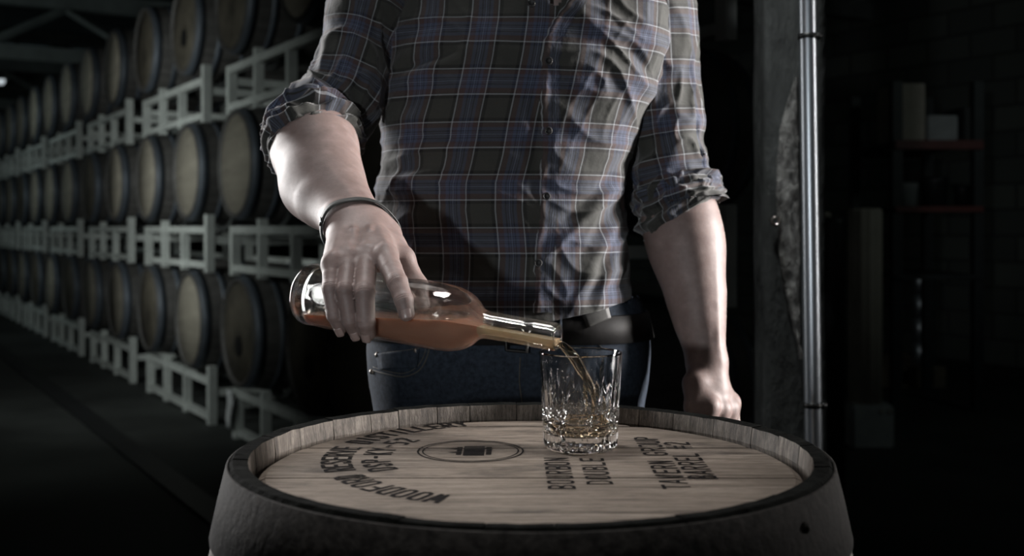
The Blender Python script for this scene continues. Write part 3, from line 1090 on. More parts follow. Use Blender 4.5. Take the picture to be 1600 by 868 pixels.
# round barrel emblem
ec = (-0.0415, 1.092)
mb = MB()
for (ra, rb) in ((0.0515, 0.0535), (0.0470, 0.0485)):
    n_ = 72
    vs = []
    for k in range(n_):
        a = 2 * PI * k / n_
        for r_ in (ra, rb): vs.append((ec[0] + r_ * math.cos(a), ec[1] + r_ * math.sin(a), INKZ))
    mb.add((vs, [(2 * k, 2 * k + 1, (2 * k + 3) % (2 * n_), (2 * k + 2) % (2 * n_)) for k in range(n_)]))
# little barrel lying on its side: hatched staves between two hoops, with spout marks on the left
def rect(x0, x1, y0, y1):
    return [(ec[0] + x0, ec[1] + y0, INKZ), (ec[0] + x1, ec[1] + y0, INKZ), (ec[0] + x1, ec[1] + y1, INKZ), (ec[0] + x0, ec[1] + y1, INKZ)], [(0, 1, 2, 3)]


for k in range(7):
    yy = -0.0225 + k * 0.0066
    mb.add(rect(-0.007, 0.014, yy, yy + 0.0053))
for k in range(5):
    yy = -0.0185 + k * 0.0077
    mb.add(rect(-0.0140, -0.0085, yy, yy + 0.0056))
    mb.add(rect(0.0155, 0.0210, yy, yy + 0.0056))
for yy in (0.009, -0.007):
    mb.add(([(ec[0] - 0.014, ec[1] + yy + 0.002, INKZ), (ec[0] - 0.024, ec[1] + yy, INKZ), (ec[0] - 0.014, ec[1] + yy - 0.002, INKZ)], [(0, 1, 2)]))
o = mk('stencil_emblem', mb.vf, M['ink'], bar, False)
o['label'] = 'double ring emblem with a small barrel, burnt into the head'

# ------------------------------------------------------------------ crystal tumbler
GX, GY, GH = 0.0695, 1.107, 0.0975
gl = thing('crystal_tumbler', (GX, GY, HEADZ + 0.0004), 'cut crystal tumbler with a little whiskey, standing on the barrel head', 'glass')
NA_, NZ_ = 288, 110


def tri(x): return abs((x % 1.0) - 0.5) * 2          # 1 at integer, 0 at half


def g_outer(z, a):
    f = z / GH
    r = 0.0372 + 0.0050 * f
    if f < 0.06: r -= 0.0035 * (1 - f / 0.06) ** 2
    c = 0.0
    if 0.40 < f < 0.97:                              # long wedge cuts of unequal height
        ph = a / (2 * PI) * 30
        k = int(math.floor(ph))
        hi = (0.93, 0.74, 0.86, 0.70)[k % 4]
        v = 1 - abs(ph - k - 0.5) * 2
        if f < hi:
            c += 0.0025 * max(0, v) ** 0.9 * min(1, (hi - f) / 0.55)
    if 0.19 < f <= 0.44:                             # star cuts
        ph = a / (2 * PI) * 9
        k = round(ph)
        dx = (ph - k) * 2 * PI / 9 * r
        dy = z - GH * 0.30
        an = math.atan2(dy, dx)
        rad = math.hypot(dx, dy)
        v = max(0, 1 - abs(((an / (PI / 5)) % 1) - 0.5) * 2 * max(0.25, rad / 0.004) * -1 if False else 1 - abs(((an / (PI / 5) + 0.5) % 1) - 0.5) * rad / 0.0011)
        if rad < 0.0125: c += 0.0024 * v * (1 - rad / 0.0135)
        c += 0.0006 * (1 - abs((a / (2 * PI) * 36) % 1 - 0.5) * 2) * (1 if f > 0.36 else 0)
    if 0.04 < f <= 0.20:                             # short flutes round the foot
        v = 1 - abs((a / (2 * PI) * 32) % 1 - 0.5) * 2
        c += 0.0019 * v * min(1, (f - 0.03) / 0.04) * min(1, (0.205 - f) / 0.02)
    return r - c


vs, fs = [], []
zs = np.linspace(0.0, GH - 0.0012, NZ_)
for z in zs:
    for k in range(NA_):
        a = 2 * PI * k / NA_
        r = g_outer(z, a)
        vs.append((r * math.cos(a), r * math.sin(a), z))
rows = NZ_
rt = 0.0422
for (r, z) in ((rt - 0.0004, GH - 0.0003), (rt - 0.0011, GH), (rt - 0.0018, GH - 0.0004)):
    for k in range(NA_):
        a = 2 * PI * k / NA_
        vs.append((r * math.cos(a), r * math.sin(a), z))
    rows += 1
INB = 0.0150
inner = [(0.0400 - 0.0062 * (1 - z / GH), z) for z in np.linspace(GH - 0.002, INB + 0.006, 24)] + [(0.0335, INB + 0.0025), (0.0305, INB + 0.0004), (0.018, INB), (0.0, INB)]
for (r, z) in inner:
    for k in range(NA_):
        a = 2 * PI * k / NA_
        vs.append((max(r, 1e-5) * math.cos(a), max(r, 1e-5) * math.sin(a), z))
    rows += 1
for i in range(rows - 1):
    for k in range(NA_):
        fs.append((i * NA_ + k, i * NA_ + (k + 1) % NA_, (i + 1) * NA_ + (k + 1) % NA_, (i + 1) * NA_ + k))
# star-cut underside
nb0 = len(vs)
for j, (rf, zf) in enumerate(((0.8, 0.0004), (0.5, 0.0022), (0.2, 0.0030), (0.0001, 0.0032))):
    for k in range(NA_):
        a = 2 * PI * k / NA_
        vs.append((0.0337 * rf * math.cos(a), 0.0337 * rf * math.sin(a), zf + 0.0008 * (tri(k / NA_ * 16) if 0.1 < rf < 0.7 else 0)))
prev = 0
for j in range(4):
    b0 = nb0 + j * NA_
    for k in range(NA_):
        fs.append((prev + (k + 1) % NA_, prev + k, b0 + k, b0 + (k + 1) % NA_))
    prev = b0
gt = Matrix.Translation((GX, GY, HEADZ + 0.0004))
mk('tumbler_body', xf((vs, fs), gt), M['crystal'], gl, False)
wl = INB + 0.0125
prof = [(0.0, INB + 0.0001), (0.018, INB + 0.0001), (0.0306, INB + 0.0005), (0.0336, INB + 0.0026), (0.0346, INB + 0.006), (0.0400 - 0.0062 * (1 - wl / GH) + 0.0001, wl), (0.033, wl - 0.0004), (0.018, wl - 0.0006), (0.0, wl - 0.0006)]
wv, wf = lathe([(max(r, 1e-5), z) for r, z in prof], 96, cap=False)
mk('whiskey', xf((wv, wf), gt), M['whiskey_thin'], gl)['label'] = 'shallow amber whiskey in the tumbler'

# ------------------------------------------------------------------ bottle
B0, B1 = PX(474, 456.5, 1.215), PX(871, 526.5, 1.085)
AX = (B1 - B0).normalized()
BL = (B1 - B0).length
RB = 0.0348
QM = AX.to_track_quat('Z', 'Y').to_matrix().to_4x4()
QM.translation = B0


def body_r(s):
    f = s / BL
    xs = [0.0, 0.012, 0.03, 0.055, 0.07, 0.085, 0.12, 0.50, 0.57, 0.62, 0.66, 0.69, 0.71, 0.722, 0.745, 0.895, 0.90, 0.905, 0.985, 1.0]
    rs = [0.70, 0.90, 0.985, 1.0, 0.972, 0.985, 1.0, 1.02, 1.02, 0.985, 0.89, 0.74, 0.56, 0.455, 0.41, 0.39, 0.39, 0.41, 0.41, 0.39]
    return RB * interp(f, xs, rs)


def smooth_prof(fn, s0, s1, n, k=0.004):
    out = []
    for s in np.linspace(s0, s1, n):
        out.append((sum(fn(min(max(s + d * k, 0), BL)) for d in (-1, -.5, 0, .5, 1)) / 5, s))
    return out


bt = thing('glass_bottle', B0, 'clear glass bottle of whiskey tilted in the hand, pouring', 'bottle')
outer = [(0.0001, 0.012), (RB * 0.35, 0.008), (RB * 0.6, 0.0015)] + smooth_prof(body_r, 0.0005, BL, 120, 0.003)


def in_r(s): return max(body_r(s) - (0.0026 if s < 0.6 * BL else interp(s, [0.6 * BL, 0.74 * BL, BL], [0.0026, 0.0042, 0.0046])), 0.004)


inner = [(r, s) for r, s in smooth_prof(in_r, 0.0225, BL, 110, 0.003)][::-1]
inner += [(RB * 0.86, 0.0195), (RB * 0.6, 0.0188), (RB * 0.3, 0.0195), (0.0001, 0.0205)]
bv, bf = lathe(outer + inner, 96, cap=False)
mk('bottle_body', xf((bv, bf), QM), M['glass'], bt)
# liquid: inner shape cut by the level surface, running down the neck as a stream
LZ = PX(0, 496, 1.135).z
lv = []
sN = 0.70 * BL
lp = [(0.0001, 0.0204), (RB * 0.3, 0.0194), (RB * 0.6, 0.0187), (RB * 0.86, 0.0194)] + [(r + 0.00015, s) for r, s in smooth_prof(in_r, 0.0225, BL - 0.0005, 110, 0.003)] + [(0.0001, BL - 0.0004)]
raw, lf = lathe(lp, 64, cap=False)
for (x, y, s) in raw:
    p = QM @ Vector((x, y, s))
    axz = (B0 + AX * s).z
    rr_ = in_r(min(max(s, 0.0165), BL))
    neck = axz - 0.15 * rr_ - 0.0006
    lim = LZ if s < sN - 0.02 else (neck if s > sN + 0.012 else LZ + (neck - LZ) * (s - sN + 0.02) / 0.032)
    lim = min(LZ, lim)
    if p.z > lim:
        # slide down along the cross-section so the surface is flat
        p = Vector((p.x, p.y, lim))
    lv.append(p)
_sr = np.array(raw)[:, 2]
wk = mk('whiskey', (lv, lf), None, bt, mats=[M['whiskey'], M['whiskey_neck']], mi=[1 if _sr[f_[0]] > 0.725 * BL else 0 for f_ in lf])
wk['label'] = 'cloudy amber whiskey lying in the lower half of the bottle'

# stream from the lip into the tumbler
sp = [B1 - AX * 0.014 - Vector((0, 0, 0.0085)), PX(874, 537, 1.098), PX(886, 546, 1.098), PX(899, 562, 1.099), PX(913, 587, 1.10), PX(927, 614, 1.102), PX(938, 640, 1.104), PX(945, 662, 1.105)]
sp = spline(sp, 40)
rad = [(interp(i / 39, [0, .15, .3, 1], [0.0070, 0.0078, 0.0078, 0.0045]) * (1 + 0.12 * math.sin(i * 1.1) * (i / 39)), interp(i / 39, [0, .2, .4, 1], [0.0026, 0.0038, 0.0056, 0.0040])) for i in range(40)]
st = top('whiskey_stream', tube(sp, rad, 20, ref=(0.3, 1, 0)), M['whiskey_thin'], 'thin golden stream of whiskey falling from bottle lip into the tumbler', 'stream')

# ------------------------------------------------------------------ the man: signed-distance body, polygonised with surface nets
def smin(a, b, k):
    h = np.maximum(k - np.abs(a - b), 0) / k
    return np.minimum(a, b) - h * h * k * 0.25


class Grp:
    def __init__(s, k=0.01): s.p, s.k, s.cr = [], k, []

    def cap(s, a, b, ra, rb, k=None):
        s.p.append((np.array(a, float), np.array(b, float), ra, rb, s.k if k is None else k))
        return s

    def chain(s, pts, rs, k=None):
        for i in range(len(pts) - 1): s.cap(pts[i], pts[i + 1], rs[i], rs[i + 1], k)
        return s

    def ball(s, a, r, k=None): return s.cap(a, Vector(a) + Vector((1e-4, 0, 0)), r, r, k)

    def crease(s, c, ax, dors, amp, w, rad):
        s.cr.append((np.array(c, float), np.array(ax, float), np.array(dors, float), amp, w, rad))

    def bb(s):
        lo = np.min([np.minimum(a, b) - max(ra, rb) for a, b, ra, rb, k in s.p], axis=0)
        hi = np.max([np.maximum(a, b) + max(ra, rb) for a, b, ra, rb, k in s.p], axis=0)
        return lo, hi


def seg(P, a, b, ra, rb):
    ba = b - a
    pa = P - a
    h = np.clip(pa @ ba / max(ba @ ba, 1e-12), 0, 1)
    q = pa - h[:, None] * ba
    return np.sqrt(np.einsum('ij,ij->i', q, q)) - (ra + (rb - ra) * h)


def sdf(P, groups, far=0.09):
    d = np.full(len(P), far)
    for g, kj in groups:
        lo, hi = g.bb()
        idx = np.nonzero(np.all((P > lo - far) & (P < hi + far), axis=1))[0]
        if len(idx) == 0: continue
        S = P[idx]
        e = np.full(len(S), far * 1.2)
        for a, b, ra, rb, k in g.p:
            e = smin(e, seg(S, a, b, ra, rb), k)
        for c, ax, do, amp, w_, rad_ in g.cr:
            v = S - c
            s = v @ ax
            m = (np.abs(s) < 4 * w_) & (np.einsum('ij,ij->i', v, v) < rad_ * rad_)
            if m.any():
                vv = v[m]
                ln = np.sqrt(np.einsum('ij,ij->i', vv, vv)) + 1e-9
                f = np.clip((vv @ do) / ln * 1.6, 0, 1)
                e[m] += amp * np.exp(-(s[m] / w_) ** 2) * f
        d[idx] = smin(d[idx], e, kj)
    return d


def nets(groups, h, far=0.09):
    lo = np.min([g.bb()[0] for g, _ in groups], axis=0) - 0.03
    hi = np.max([g.bb()[1] for g, _ in groups], axis=0) + 0.03
    B = 16
    n = np.ceil((hi - lo) / (h * B)).astype(int)
    cells = np.stack(np.meshgrid(*[np.arange(q) for q in n], indexing='ij'), -1).reshape(-1, 3) * B
    size = B
    while True:
        c = lo + (cells + size / 2) * h
        d = sdf(c, groups, far)
        cells = cells[np.abs(d) < size * h * 0.95 + (0.004 if size > 1 else 0.0005)]
        if size == 1: break
        size //= 2
        o = np.array([(i, j, k) for i in (0, 1) for j in (0, 1) for k in (0, 1)]) * size
        cells = (cells[:, None, :] + o[None]).reshape(-1, 3)
    D = n.max() * B + 4
    key = lambda q: (q[..., 0] * D + q[..., 1]) * D + q[..., 2]
    co = np.array([(i, j, k) for i in (0, 1) for j in (0, 1) for k in (0, 1)])
    ck = key(cells)
    cor = key(cells[:, None, :] + co[None])
    uk, inv = np.unique(cor.ravel(), return_inverse=True)
    up = np.stack([uk // (D * D), (uk // D) % D, uk % D], -1)
    val = sdf(lo + up * h, groups, far)
    cv = val[inv].reshape(-1, 8)
    neg = cv < 0
    act = neg.any(1) & ~neg.all(1)
    cells, cv, ck = cells[act], cv[act], ck[act]
    edges = [(0, 1), (2, 3), (4, 5), (6, 7), (0, 2), (1, 3), (4, 6), (5, 7), (0, 4), (1, 5), (2, 6), (3, 7)]
    acc = np.zeros((len(cells), 3))
    cnt = np.zeros(len(cells))
    for a, b in edges:
        va, vb = cv[:, a], cv[:, b]
        m = (va < 0) != (vb < 0)
        t = np.where(m, va / np.where(m, va - vb, 1), 0)
        acc[m] += co[a] + t[m, None] * (co[b] - co[a])
        cnt[m] += 1
    V = lo + (cells + acc / cnt[:, None]) * h
    order = np.argsort(ck)
    sk = ck[order]

    def find(k):
        i = np.clip(np.searchsorted(sk, k), 0, len(sk) - 1)
        return np.where(sk[i] == k, order[i], -1)
    quads = []
    step = [D * D, D, 1]
    for ax, b_ in ((0, 4), (1, 2), (2, 1)):
        m = (cv[:, 0] < 0) != (cv[:, b_] < 0)
        u, v = [(1, 2), (2, 0), (0, 1)][ax]
        k0 = ck[m]
        q = np.stack([find(k0), find(k0 - step[u]), find(k0 - step[u] - step[v]), find(k0 - step[v])], -1)
        flip = cv[m, 0] > 0
        q[flip] = q[flip][:, ::-1]
        quads.append(q[(q >= 0).all(1)])
    return V, np.concatenate(quads)


def project(V, groups, it=2, e=5e-4, far=0.09):
    for _ in range(it):
        d = sdf(V, groups, far)
        g = np.stack([sdf(V + np.eye(3)[i] * e, groups, far) - d for i in range(3)], -1) / e
        l2 = np.maximum((g * g).sum(1), 0.3)
        V = V - g * np.clip(d / l2, -0.003, 0.003)[:, None]
    return V


def on_bottle(px, py, clr, near=True):
    """point on the pixel ray at distance clr from the bottle axis (near side)"""
    o = Vector((0, 0, CAMZ))
    d = Vector(((px - CX) / F, 1, -(py - HY) / F))
    A = AX
    w0 = o - B0
    dd, ww = d - A * d.dot(A), w0 - A * w0.dot(A)
    a, b, c = dd.dot(dd), 2 * dd.dot(ww), ww.dot(ww) - clr * clr
    disc = b * b - 4 * a * c
    if disc < 0: t = -b / (2 * a)
    else: t = (-b + (-1 if near else 1) * math.sqrt(disc)) / (2 * a)
    return o + d * t


SHR, ELR = PX(592, -55, 1.60), PX(486, 200, 1.505)
MIDR, WRR = PX(499, 290, 1.40), PX(556, 352, 1.275)
SHL, ELL = PX(1024, -52, 1.63), PX(1056, 292, 1.63)
WRL = PX(1104, 562, 1.56)
groups = []
tor = Grp(0.05)
# torso, neck, pelvis, legs (mostly under the clothes)
tor.cap((-0.085, 1.63, 1.00), (0.075, 1.63, 1.00), 0.085, 0.085)
tor.cap((-0.075, 1.62, 1.15), (0.085, 1.62, 1.15), 0.082, 0.082)
tor.cap((-0.08, 1.615, 1.32), (0.11, 1.615, 1.32), 0.085, 0.085)
tor.cap((-0.09, 1.62, 1.42), (0.13, 1.62, 1.42), 0.07, 0.07)
tor.cap(SHR + Vector((0.03, 0, -0.045)), SHL + Vector((-0.03, 0, -0.045)), 0.034, 0.034, 0.02)
NB_ = Vector((0.035, 1.60, 1.50))
tor.cap((0.02, 1.578, 1.36), (0.075, 1.578, 1.46), 0.062, 0.058, 0.03)
tor.cap(NB_, (0.038, 1.575, 1.60), 0.060, 0.054)
tor.cap((-0.10, 1.63, 0.92), (0.09, 1.63, 0.92), 0.098, 0.098)
for s, hx in ((-1, -0.105), (1, 0.095)):
    tor.chain([(hx, 1.63, 0.90), (hx + s * 0.012, 1.625, 0.50), (hx + s * 0.015, 1.655, 0.085)], [0.083, 0.053, 0.036], 0.03)
    tor.cap((hx + s * 0.015, 1.67, 0.05), (hx + s * 0.04, 1.50, 0.035), 0.036, 0.03, 0.02)
groups.append((tor, 0.03))
# head, bowed towards the glass
HM = Matrix.Translation((0.038, 1.575, 1.60)) @ Matrix.Rotation(R(22), 4, 'X')
def hp_(x, y, z): return HM @ Vector((x, y, z))
hd = Grp(0.02)
hd.ball(hp_(0, 0.018, 0.135), 0.083)
hd.ball(hp_(0, -0.025, 0.125), 0.072)
hd.cap(hp_(-0.03, -0.045, 0.055), hp_(0.03, -0.045, 0.055), 0.040, 0.040)
hd.cap(hp_(0, -0.075, 0.03), hp_(0, -0.07, 0.035), 0.024, 0.026)
hd.cap(hp_(0, -0.092, 0.125), hp_(0, -0.112, 0.085), 0.009, 0.013, 0.012)
for s in (-1, 1):
    hd.cap(hp_(s * 0.012, -0.1, 0.083), hp_(s * 0.012, -0.102, 0.084), 0.009, 0.009, 0.008)
    hd.cap(hp_(s * 0.012, -0.094, 0.138), hp_(s * 0.045, -0.082, 0.138), 0.010, 0.008, 0.012)
    hd.cap(hp_(s * 0.045, -0.068, 0.10), hp_(s * 0.055, -0.05, 0.10), 0.02, 0.02, 0.02)
    hd.cap(hp_(s * 0.082, 0.012, 0.135), hp_(s * 0.080, 0.002, 0.09), 0.014, 0.009, 0.008)
hd.cap(hp_(-0.018, -0.096, 0.058), hp_(0.018, -0.096, 0.058), 0.007, 0.007, 0.006)
hd.cap(hp_(-0.015, -0.094, 0.047), hp_(0.015, -0.094, 0.047), 0.008, 0.008, 0.006)
groups.append((hd, 0.03))
# right arm (left in the picture)
ar = Grp(0.03)
fd = (WRR - MIDR).normalized()
lat = Vector((0.90, 0.42, 0.06))
lat = (lat - fd * lat.dot(fd)).normalized()
nor = lat.cross(fd)
if nor.z < 0: nor = -nor
ar.chain([SHR + Vector((0.02, 0, -0.04)), PX(560, 90, 1.575), ELR + Vector((0.003, 0, 0))], [0.034, 0.038, 0.038])
ar.chain([ELR, ELR.lerp(MIDR, 0.4), MIDR, WRR], [0.039, 0.0455, 0.0415, 0.026])
ar.cap(ELR.lerp(MIDR, 0.35) + lat * -0.004 + Vector((0, 0, -0.004)), MIDR.lerp(WRR, 0.35) - lat * 0.012, 0.045, 0.028, 0.03)
ar.cap(ELR.lerp(MIDR, 0.3) + lat * 0.016 + nor * 0.006, MIDR.lerp(WRR, 0.7) + lat * 0.013 + nor * 0.003, 0.036, 0.021, 0.025)
ar.cap(MIDR.lerp(WRR, 0.4) - lat * 0.012, WRR - lat * 0.013, 0.026, 0.0215, 0.012)
ar.cap(MIDR.lerp(WRR, 0.4) + lat * 0.012, WRR + lat * 0.013, 0.026, 0.0225, 0.012)
ar.ball(WRR - lat * 0.022 - fd * 0.012 + nor * 0.012, 0.010, 0.012)           # ulna head
for pts_ in ([ELR.lerp(MIDR, 0.8) + nor * 0.040 - lat * 0.014, MIDR.lerp(WRR, 0.4) + nor * 0.034 - lat * 0.004, WRR + nor * 0.020 + lat * 0.004],
             [ELR.lerp(MIDR, 0.9) + nor * 0.036 + lat * 0.026, MIDR.lerp(WRR, 0.5) + nor * 0.028 + lat * 0.018, WRR + nor * 0.018 + lat * 0.016]):
    ar.chain(pts_, [0.0036] * 3, 0.006)
groups.append((ar, 0.010))
fing = {
    'pinky': ([(520, 412), (517, 450), (523, 491), (532, 512)], (0.0098, 0.0092, 0.0086, 0.0074)),
    'ring': ([(545, 405), (540, 453), (548, 500), (556, 518)], (0.0104, 0.0099, 0.0092, 0.0080)),
    'middle': ([(573, 401), (570, 456), (572, 503), (575, 520)], (0.0108, 0.0104, 0.0096, 0.0084)),
    'index': ([(603, 401), (621, 441), (631, 469), (635, 489)], (0.0114, 0.0106, 0.0096, 0.0083)),
}
NAILS = []
mcp = {}
palm = Grp(0.012)
webs = {}
hgroups = []
for nm, (pp, rr_) in fing.items():
    pts = []
    for q, ((x, y), r_) in enumerate(zip(pp, rr_)):
        if q == 0:
            p0 = on_bottle(x, y, RB + r_ + 0.0008)  # knuckle resting over the top of the bottle
            pts.append(p0)
        else:
            pts.append(on_bottle(x, y, RB + r_ * 0.93))
    mcp[nm] = pts[0]
    g = Grp(0.0012)
    g.chain([pts[0], pts[0].lerp(pts[1], 0.5), pts[1], pts[2], pts[3]], (rr_[0] + 0.0016, (rr_[0] + rr_[1]) / 2 + 0.0005) + tuple(rr_[1:]))
    cen = B0 + AX * ((pts[1] - B0).dot(AX))
    for q in (1, 2):
        dors = (pts[q] - cen).normalized()
        ax_ = (pts[q + 1] - pts[q - 1]).normalized()
        dors = (dors - ax_ * dors.dot(ax_)).normalized()
        g.ball(pts[q] + dors * rr_[q] * 0.06, rr_[q] * (0.95 if q == 1 else 0.94), 0.003)
        for o_ in ((-0.0026, -0.0006, 0.0013, 0.0032) if q == 1 else (-0.0012, 0.0008)):
            g.crease(pts[q] + ax_ * o_, ax_, dors, 0.00042, 0.00062, rr_[q] * 1.6)
    ax_ = (pts[3] - pts[2]).normalized()
    dors = (pts[3] - cen)
    dors = (dors - ax_ * dors.dot(ax_)).normalized()
    NAILS.append((pts[3] + ax_ * 0.001, ax_, dors, rr_[3], nm))
    hgroups.append((g, 0.0007))
    k_ = {'pinky': -0.019, 'ring': -0.007, 'middle': 0.005, 'index': 0.016}[nm]
    base = WRR + fd * 0.012 + lat * k_
    palm.cap(base, pts[0], 0.0165, rr_[0] + 0.0018)
    palm.ball(pts[0] + nor * 0.0026 - fd * 0.002, rr_[0] * 0.93, 0.005)       # knuckle
    palm.cap(base + nor * 0.0085, pts[0] + nor * (rr_[0] + 0.0006), 0.0022, 0.0030, 0.005)   # extensor tendon
    palm.cap(base - nor * 0.012, pts[0].lerp(base, 0.25) - nor * 0.014, 0.014, 0.012)
    palm.cap(pts[0], pts[0].lerp(pts[1], 0.30), rr_[0] + 0.001, rr_[0] * 0.98, 0.006)
    webs[nm] = (pts[0], pts[1])
for a_, b_ in (('pinky', 'ring'), ('ring', 'middle'), ('middle', 'index')):
    t_ = 0.28 if b_ != 'index' else 0.10
    palm.cap(webs[a_][0].lerp(webs[a_][1], t_), webs[b_][0].lerp(webs[b_][1], t_), 0.0068, 0.0068, 0.007)
    palm.cap(webs[a_][0] - nor * 0.006, webs[b_][0] - nor * 0.006, 0.009, 0.009, 0.008)
palm.cap(WRR - fd * 0.01, WRR + fd * 0.02, 0.0225, 0.021, 0.016)
palm.cap(WRR - fd * 0.012 + lat * 0.012, WRR + fd * 0.02 + lat * 0.016, 0.020, 0.018, 0.014)
palm.cap(WRR - fd * 0.012 - lat * 0.012, WRR + fd * 0.02 - lat * 0.018, 0.020, 0.016, 0.014)
# veins on the back of the hand
vA = mcp['ring'].lerp(mcp['middle'], 0.5)
palm.chain([WRR + fd * 0.02 + nor * 0.010 - lat * 0.012, WRR.lerp(vA, 0.55) + nor * 0.0150 - lat * 0.004, vA - fd * 0.012 + nor * 0.0095], [0.0012, 0.0018, 0.0012], 0.006)
palm.chain([WRR + fd * 0.022 + nor * 0.010 + lat * 0.012, WRR.lerp(mcp['index'], 0.55) + nor * 0.0140 - lat * 0.003], [0.0012, 0.0014], 0.006)
# thumb lies along the far side of the bottle
tcm = WRR + fd * 0.022 + lat * 0.030 - nor * 0.006
tmp_ = PX(629, 404, 1.222)
tip_ = PX(652, 448, 1.209)
ttp = on_bottle(660, 474, RB + 0.0105, False)
tip_ = on_bottle(651, 447, RB + 0.0125, False) if (tip_ - B0 - AX * (tip_ - B0).dot(AX)).length < RB + 0.0125 else tip_
th = Grp(0.006)
th.chain([WRR + lat * 0.018 + fd * 0.004, tcm, tmp_, tip_, ttp], [0.019, 0.0165, 0.0128, 0.0112, 0.0088], 0.008)
palm.cap(tcm.lerp(tmp_, 0.5) - lat * 0.006, mcp['index'].lerp(WRR, 0.3) - nor * 0.006, 0.012, 0.012, 0.016)
groups.append((palm, 0.014))
groups.append((th, 0.010))
groups += hgroups
# left arm (right in the picture), hanging
al = Grp(0.03)
fl = (WRL - ELL).normalized()
ll = Vector((0.95, -0.30, 0))
ll = (ll - fl * ll.dot(fl)).normalized()
nl = ll.cross(fl)
al.chain([SHL + Vector((-0.02, 0, -0.04)), PX(1032, 110, 1.635), ELL], [0.034, 0.037, 0.038])
al.chain([ELL, ELL.lerp(WRL, 0.25), ELL.lerp(WRL, 0.38), ELL.lerp(WRL, 0.75), WRL], [0.039, 0.045, 0.044, 0.031, 0.023])
al.cap(ELL.lerp(WRL, 0.18) + ll * 0.012, ELL.lerp(WRL, 0.6) + ll * 0.010, 0.035, 0.030, 0.03)
al.cap(ELL.lerp(WRL, 0.18) - ll * 0.018, ELL.lerp(WRL, 0.6) - ll * 0.006, 0.036, 0.029, 0.03)
al.cap(ELL.lerp(WRL, 0.6) + ll * 0.008, WRL + ll * 0.008, 0.025, 0.0195, 0.014)
al.cap(ELL.lerp(WRL, 0.6) - ll * 0.008, WRL - ll * 0.008, 0.025, 0.0195, 0.014)
al.chain([ELL.lerp(WRL, 0.3) + ll * 0.036 - Vector((0, 0.028, 0)), ELL.lerp(WRL, 0.7) + ll * 0.022 - Vector((0, 0.024, 0)), WRL + ll * 0.014 - Vector((0, 0.016, 0))], [0.0032] * 3, 0.006)
groups.append((al, 0.010))
pl2 = Grp(0.012)
fL = {
    'index': [PX(1107, 634, 1.515), PX(1106, 688, 1.505), PX(1102, 722, 1.515), PX(1098, 745, 1.53)],
    'middle': [PX(1124, 638, 1.53), PX(1128, 700, 1.52), PX(1123, 738, 1.53), PX(1117, 760, 1.545)],
    'ring': [PX(1136, 636, 1.548), PX(1146, 698, 1.54), PX(1141, 732, 1.55), PX(1134, 752, 1.562)],
    'pinky': [PX(1139, 628, 1.566), PX(1155, 682, 1.562), PX(1152, 710, 1.57), PX(1146, 728, 1.578)],
}
for nm, pts in fL.items():
    g = Grp(0.004).chain(pts, {'index': (.0102, .0092, .0082, .0072), 'middle': (.0104, .0094, .0085, .0074), 'ring': (.0098, .009, .008, .007), 'pinky': (.009, .008, .0074, .0062)}[nm])
    hgroups.append((g, 0.003))
    groups.append((g, 0.003))
    pl2.cap(WRL + fl * 0.01, pts[0], 0.017, 0.0130)
    pl2.ball(pts[0] + Vector((0.003, -0.002, 0)), 0.0125, 0.006)
pl2.cap(WRL, WRL.lerp(fL['middle'][0], 0.6), 0.022, 0.019)
groups.append((pl2, 0.014))
t2 = Grp(0.008).chain([WRL + Vector((-0.006, -0.006, -0.01)), PX(1087, 600, 1.53), PX(1084, 636, 1.515), PX(1089, 664, 1.508), PX(1092, 684, 1.51)], [0.018, 0.0175, 0.0125, 0.0105, 0.008], 0.008)
groups.append((t2, 0.012))

V, Q = nets(groups, 0.0038)
V = project(V, groups, 2)
man = thing('person', (0.0, 1.64, 0.0), 'man in a rolled-sleeve plaid shirt and jeans pouring whiskey behind the barrel', 'person')
me = bpy.data.meshes.new('body')
me.from_pydata((V - np.array(man.location)).tolist(), [], Q.tolist())
bm = bmesh.new()
bm.from_mesh(me)
loc_ = np.array(man.location)
wr_np = np.array(WRR)
sel = set()
bmesh.ops.recalc_face_normals(bm, faces=bm.faces[:])
hlo, hhi = np.array([-0.26, 1.06, 0.96]), np.array([-0.07, 1.31, 1.16])
edges_ = [e for e in bm.edges if all((np.array(v.co) + loc_ > hlo).all() and (np.array(v.co) + loc_ < hhi).all() for v in e.verts)]
bmesh.ops.subdivide_edges(bm, edges=edges_, cuts=3, use_grid_fill=True)
vv = np.array([v.co[:] for v in bm.verts]) + loc_
m = ((vv > hlo - 0.005) & (vv < hhi + 0.005)).all(1)
vv[m] = project(vv[m], groups, 3, 2e-4)
for v, c in zip(bm.verts, vv - loc_): v.co = c
bm.to_mesh(me)
bm.free()
me.materials.append(M['skin'])
me.polygons.foreach_set('use_smooth', np.ones(len(me.polygons), dtype=bool))
body = bpy.data.objects.new('body', me)
C.objects.link(body)
body.parent = man
ORG[body] = Vector(man.location)

for (p, ax_, dors, r_, nm) in NAILS:
    side = ax_.cross(dors)
    vs, fs = [], []
    for i in range(8):
        for j in range(7):
            u_ = (j / 6 - 0.5) * 1.5
            s = (i / 7 - 0.45) * 0.0105
            wv_ = 0.92 if 0 < i < 7 else 0.72
            rr2 = r_ * 1.00 + 0.0003 + (0.0006 if i == 7 else 0) - 0.0010 * max(0, (s - 0.002) / 0.004) ** 2
            a = u_ * wv_
            vs.append(p + ax_ * s + dors * (rr2 * math.cos(a)) + side * (rr2 * math.sin(a)))
    for i in range(7):
        for j in range(6):
            fs.append((i * 7 + j, i * 7 + j + 1, (i + 1) * 7 + j + 1, (i + 1) * 7 + j))
    n_o = mk('fingernail', (vs, fs), M['nail'], body)
    n_o.modifiers.new('s', 'SOLIDIFY').thickness = 0.0006

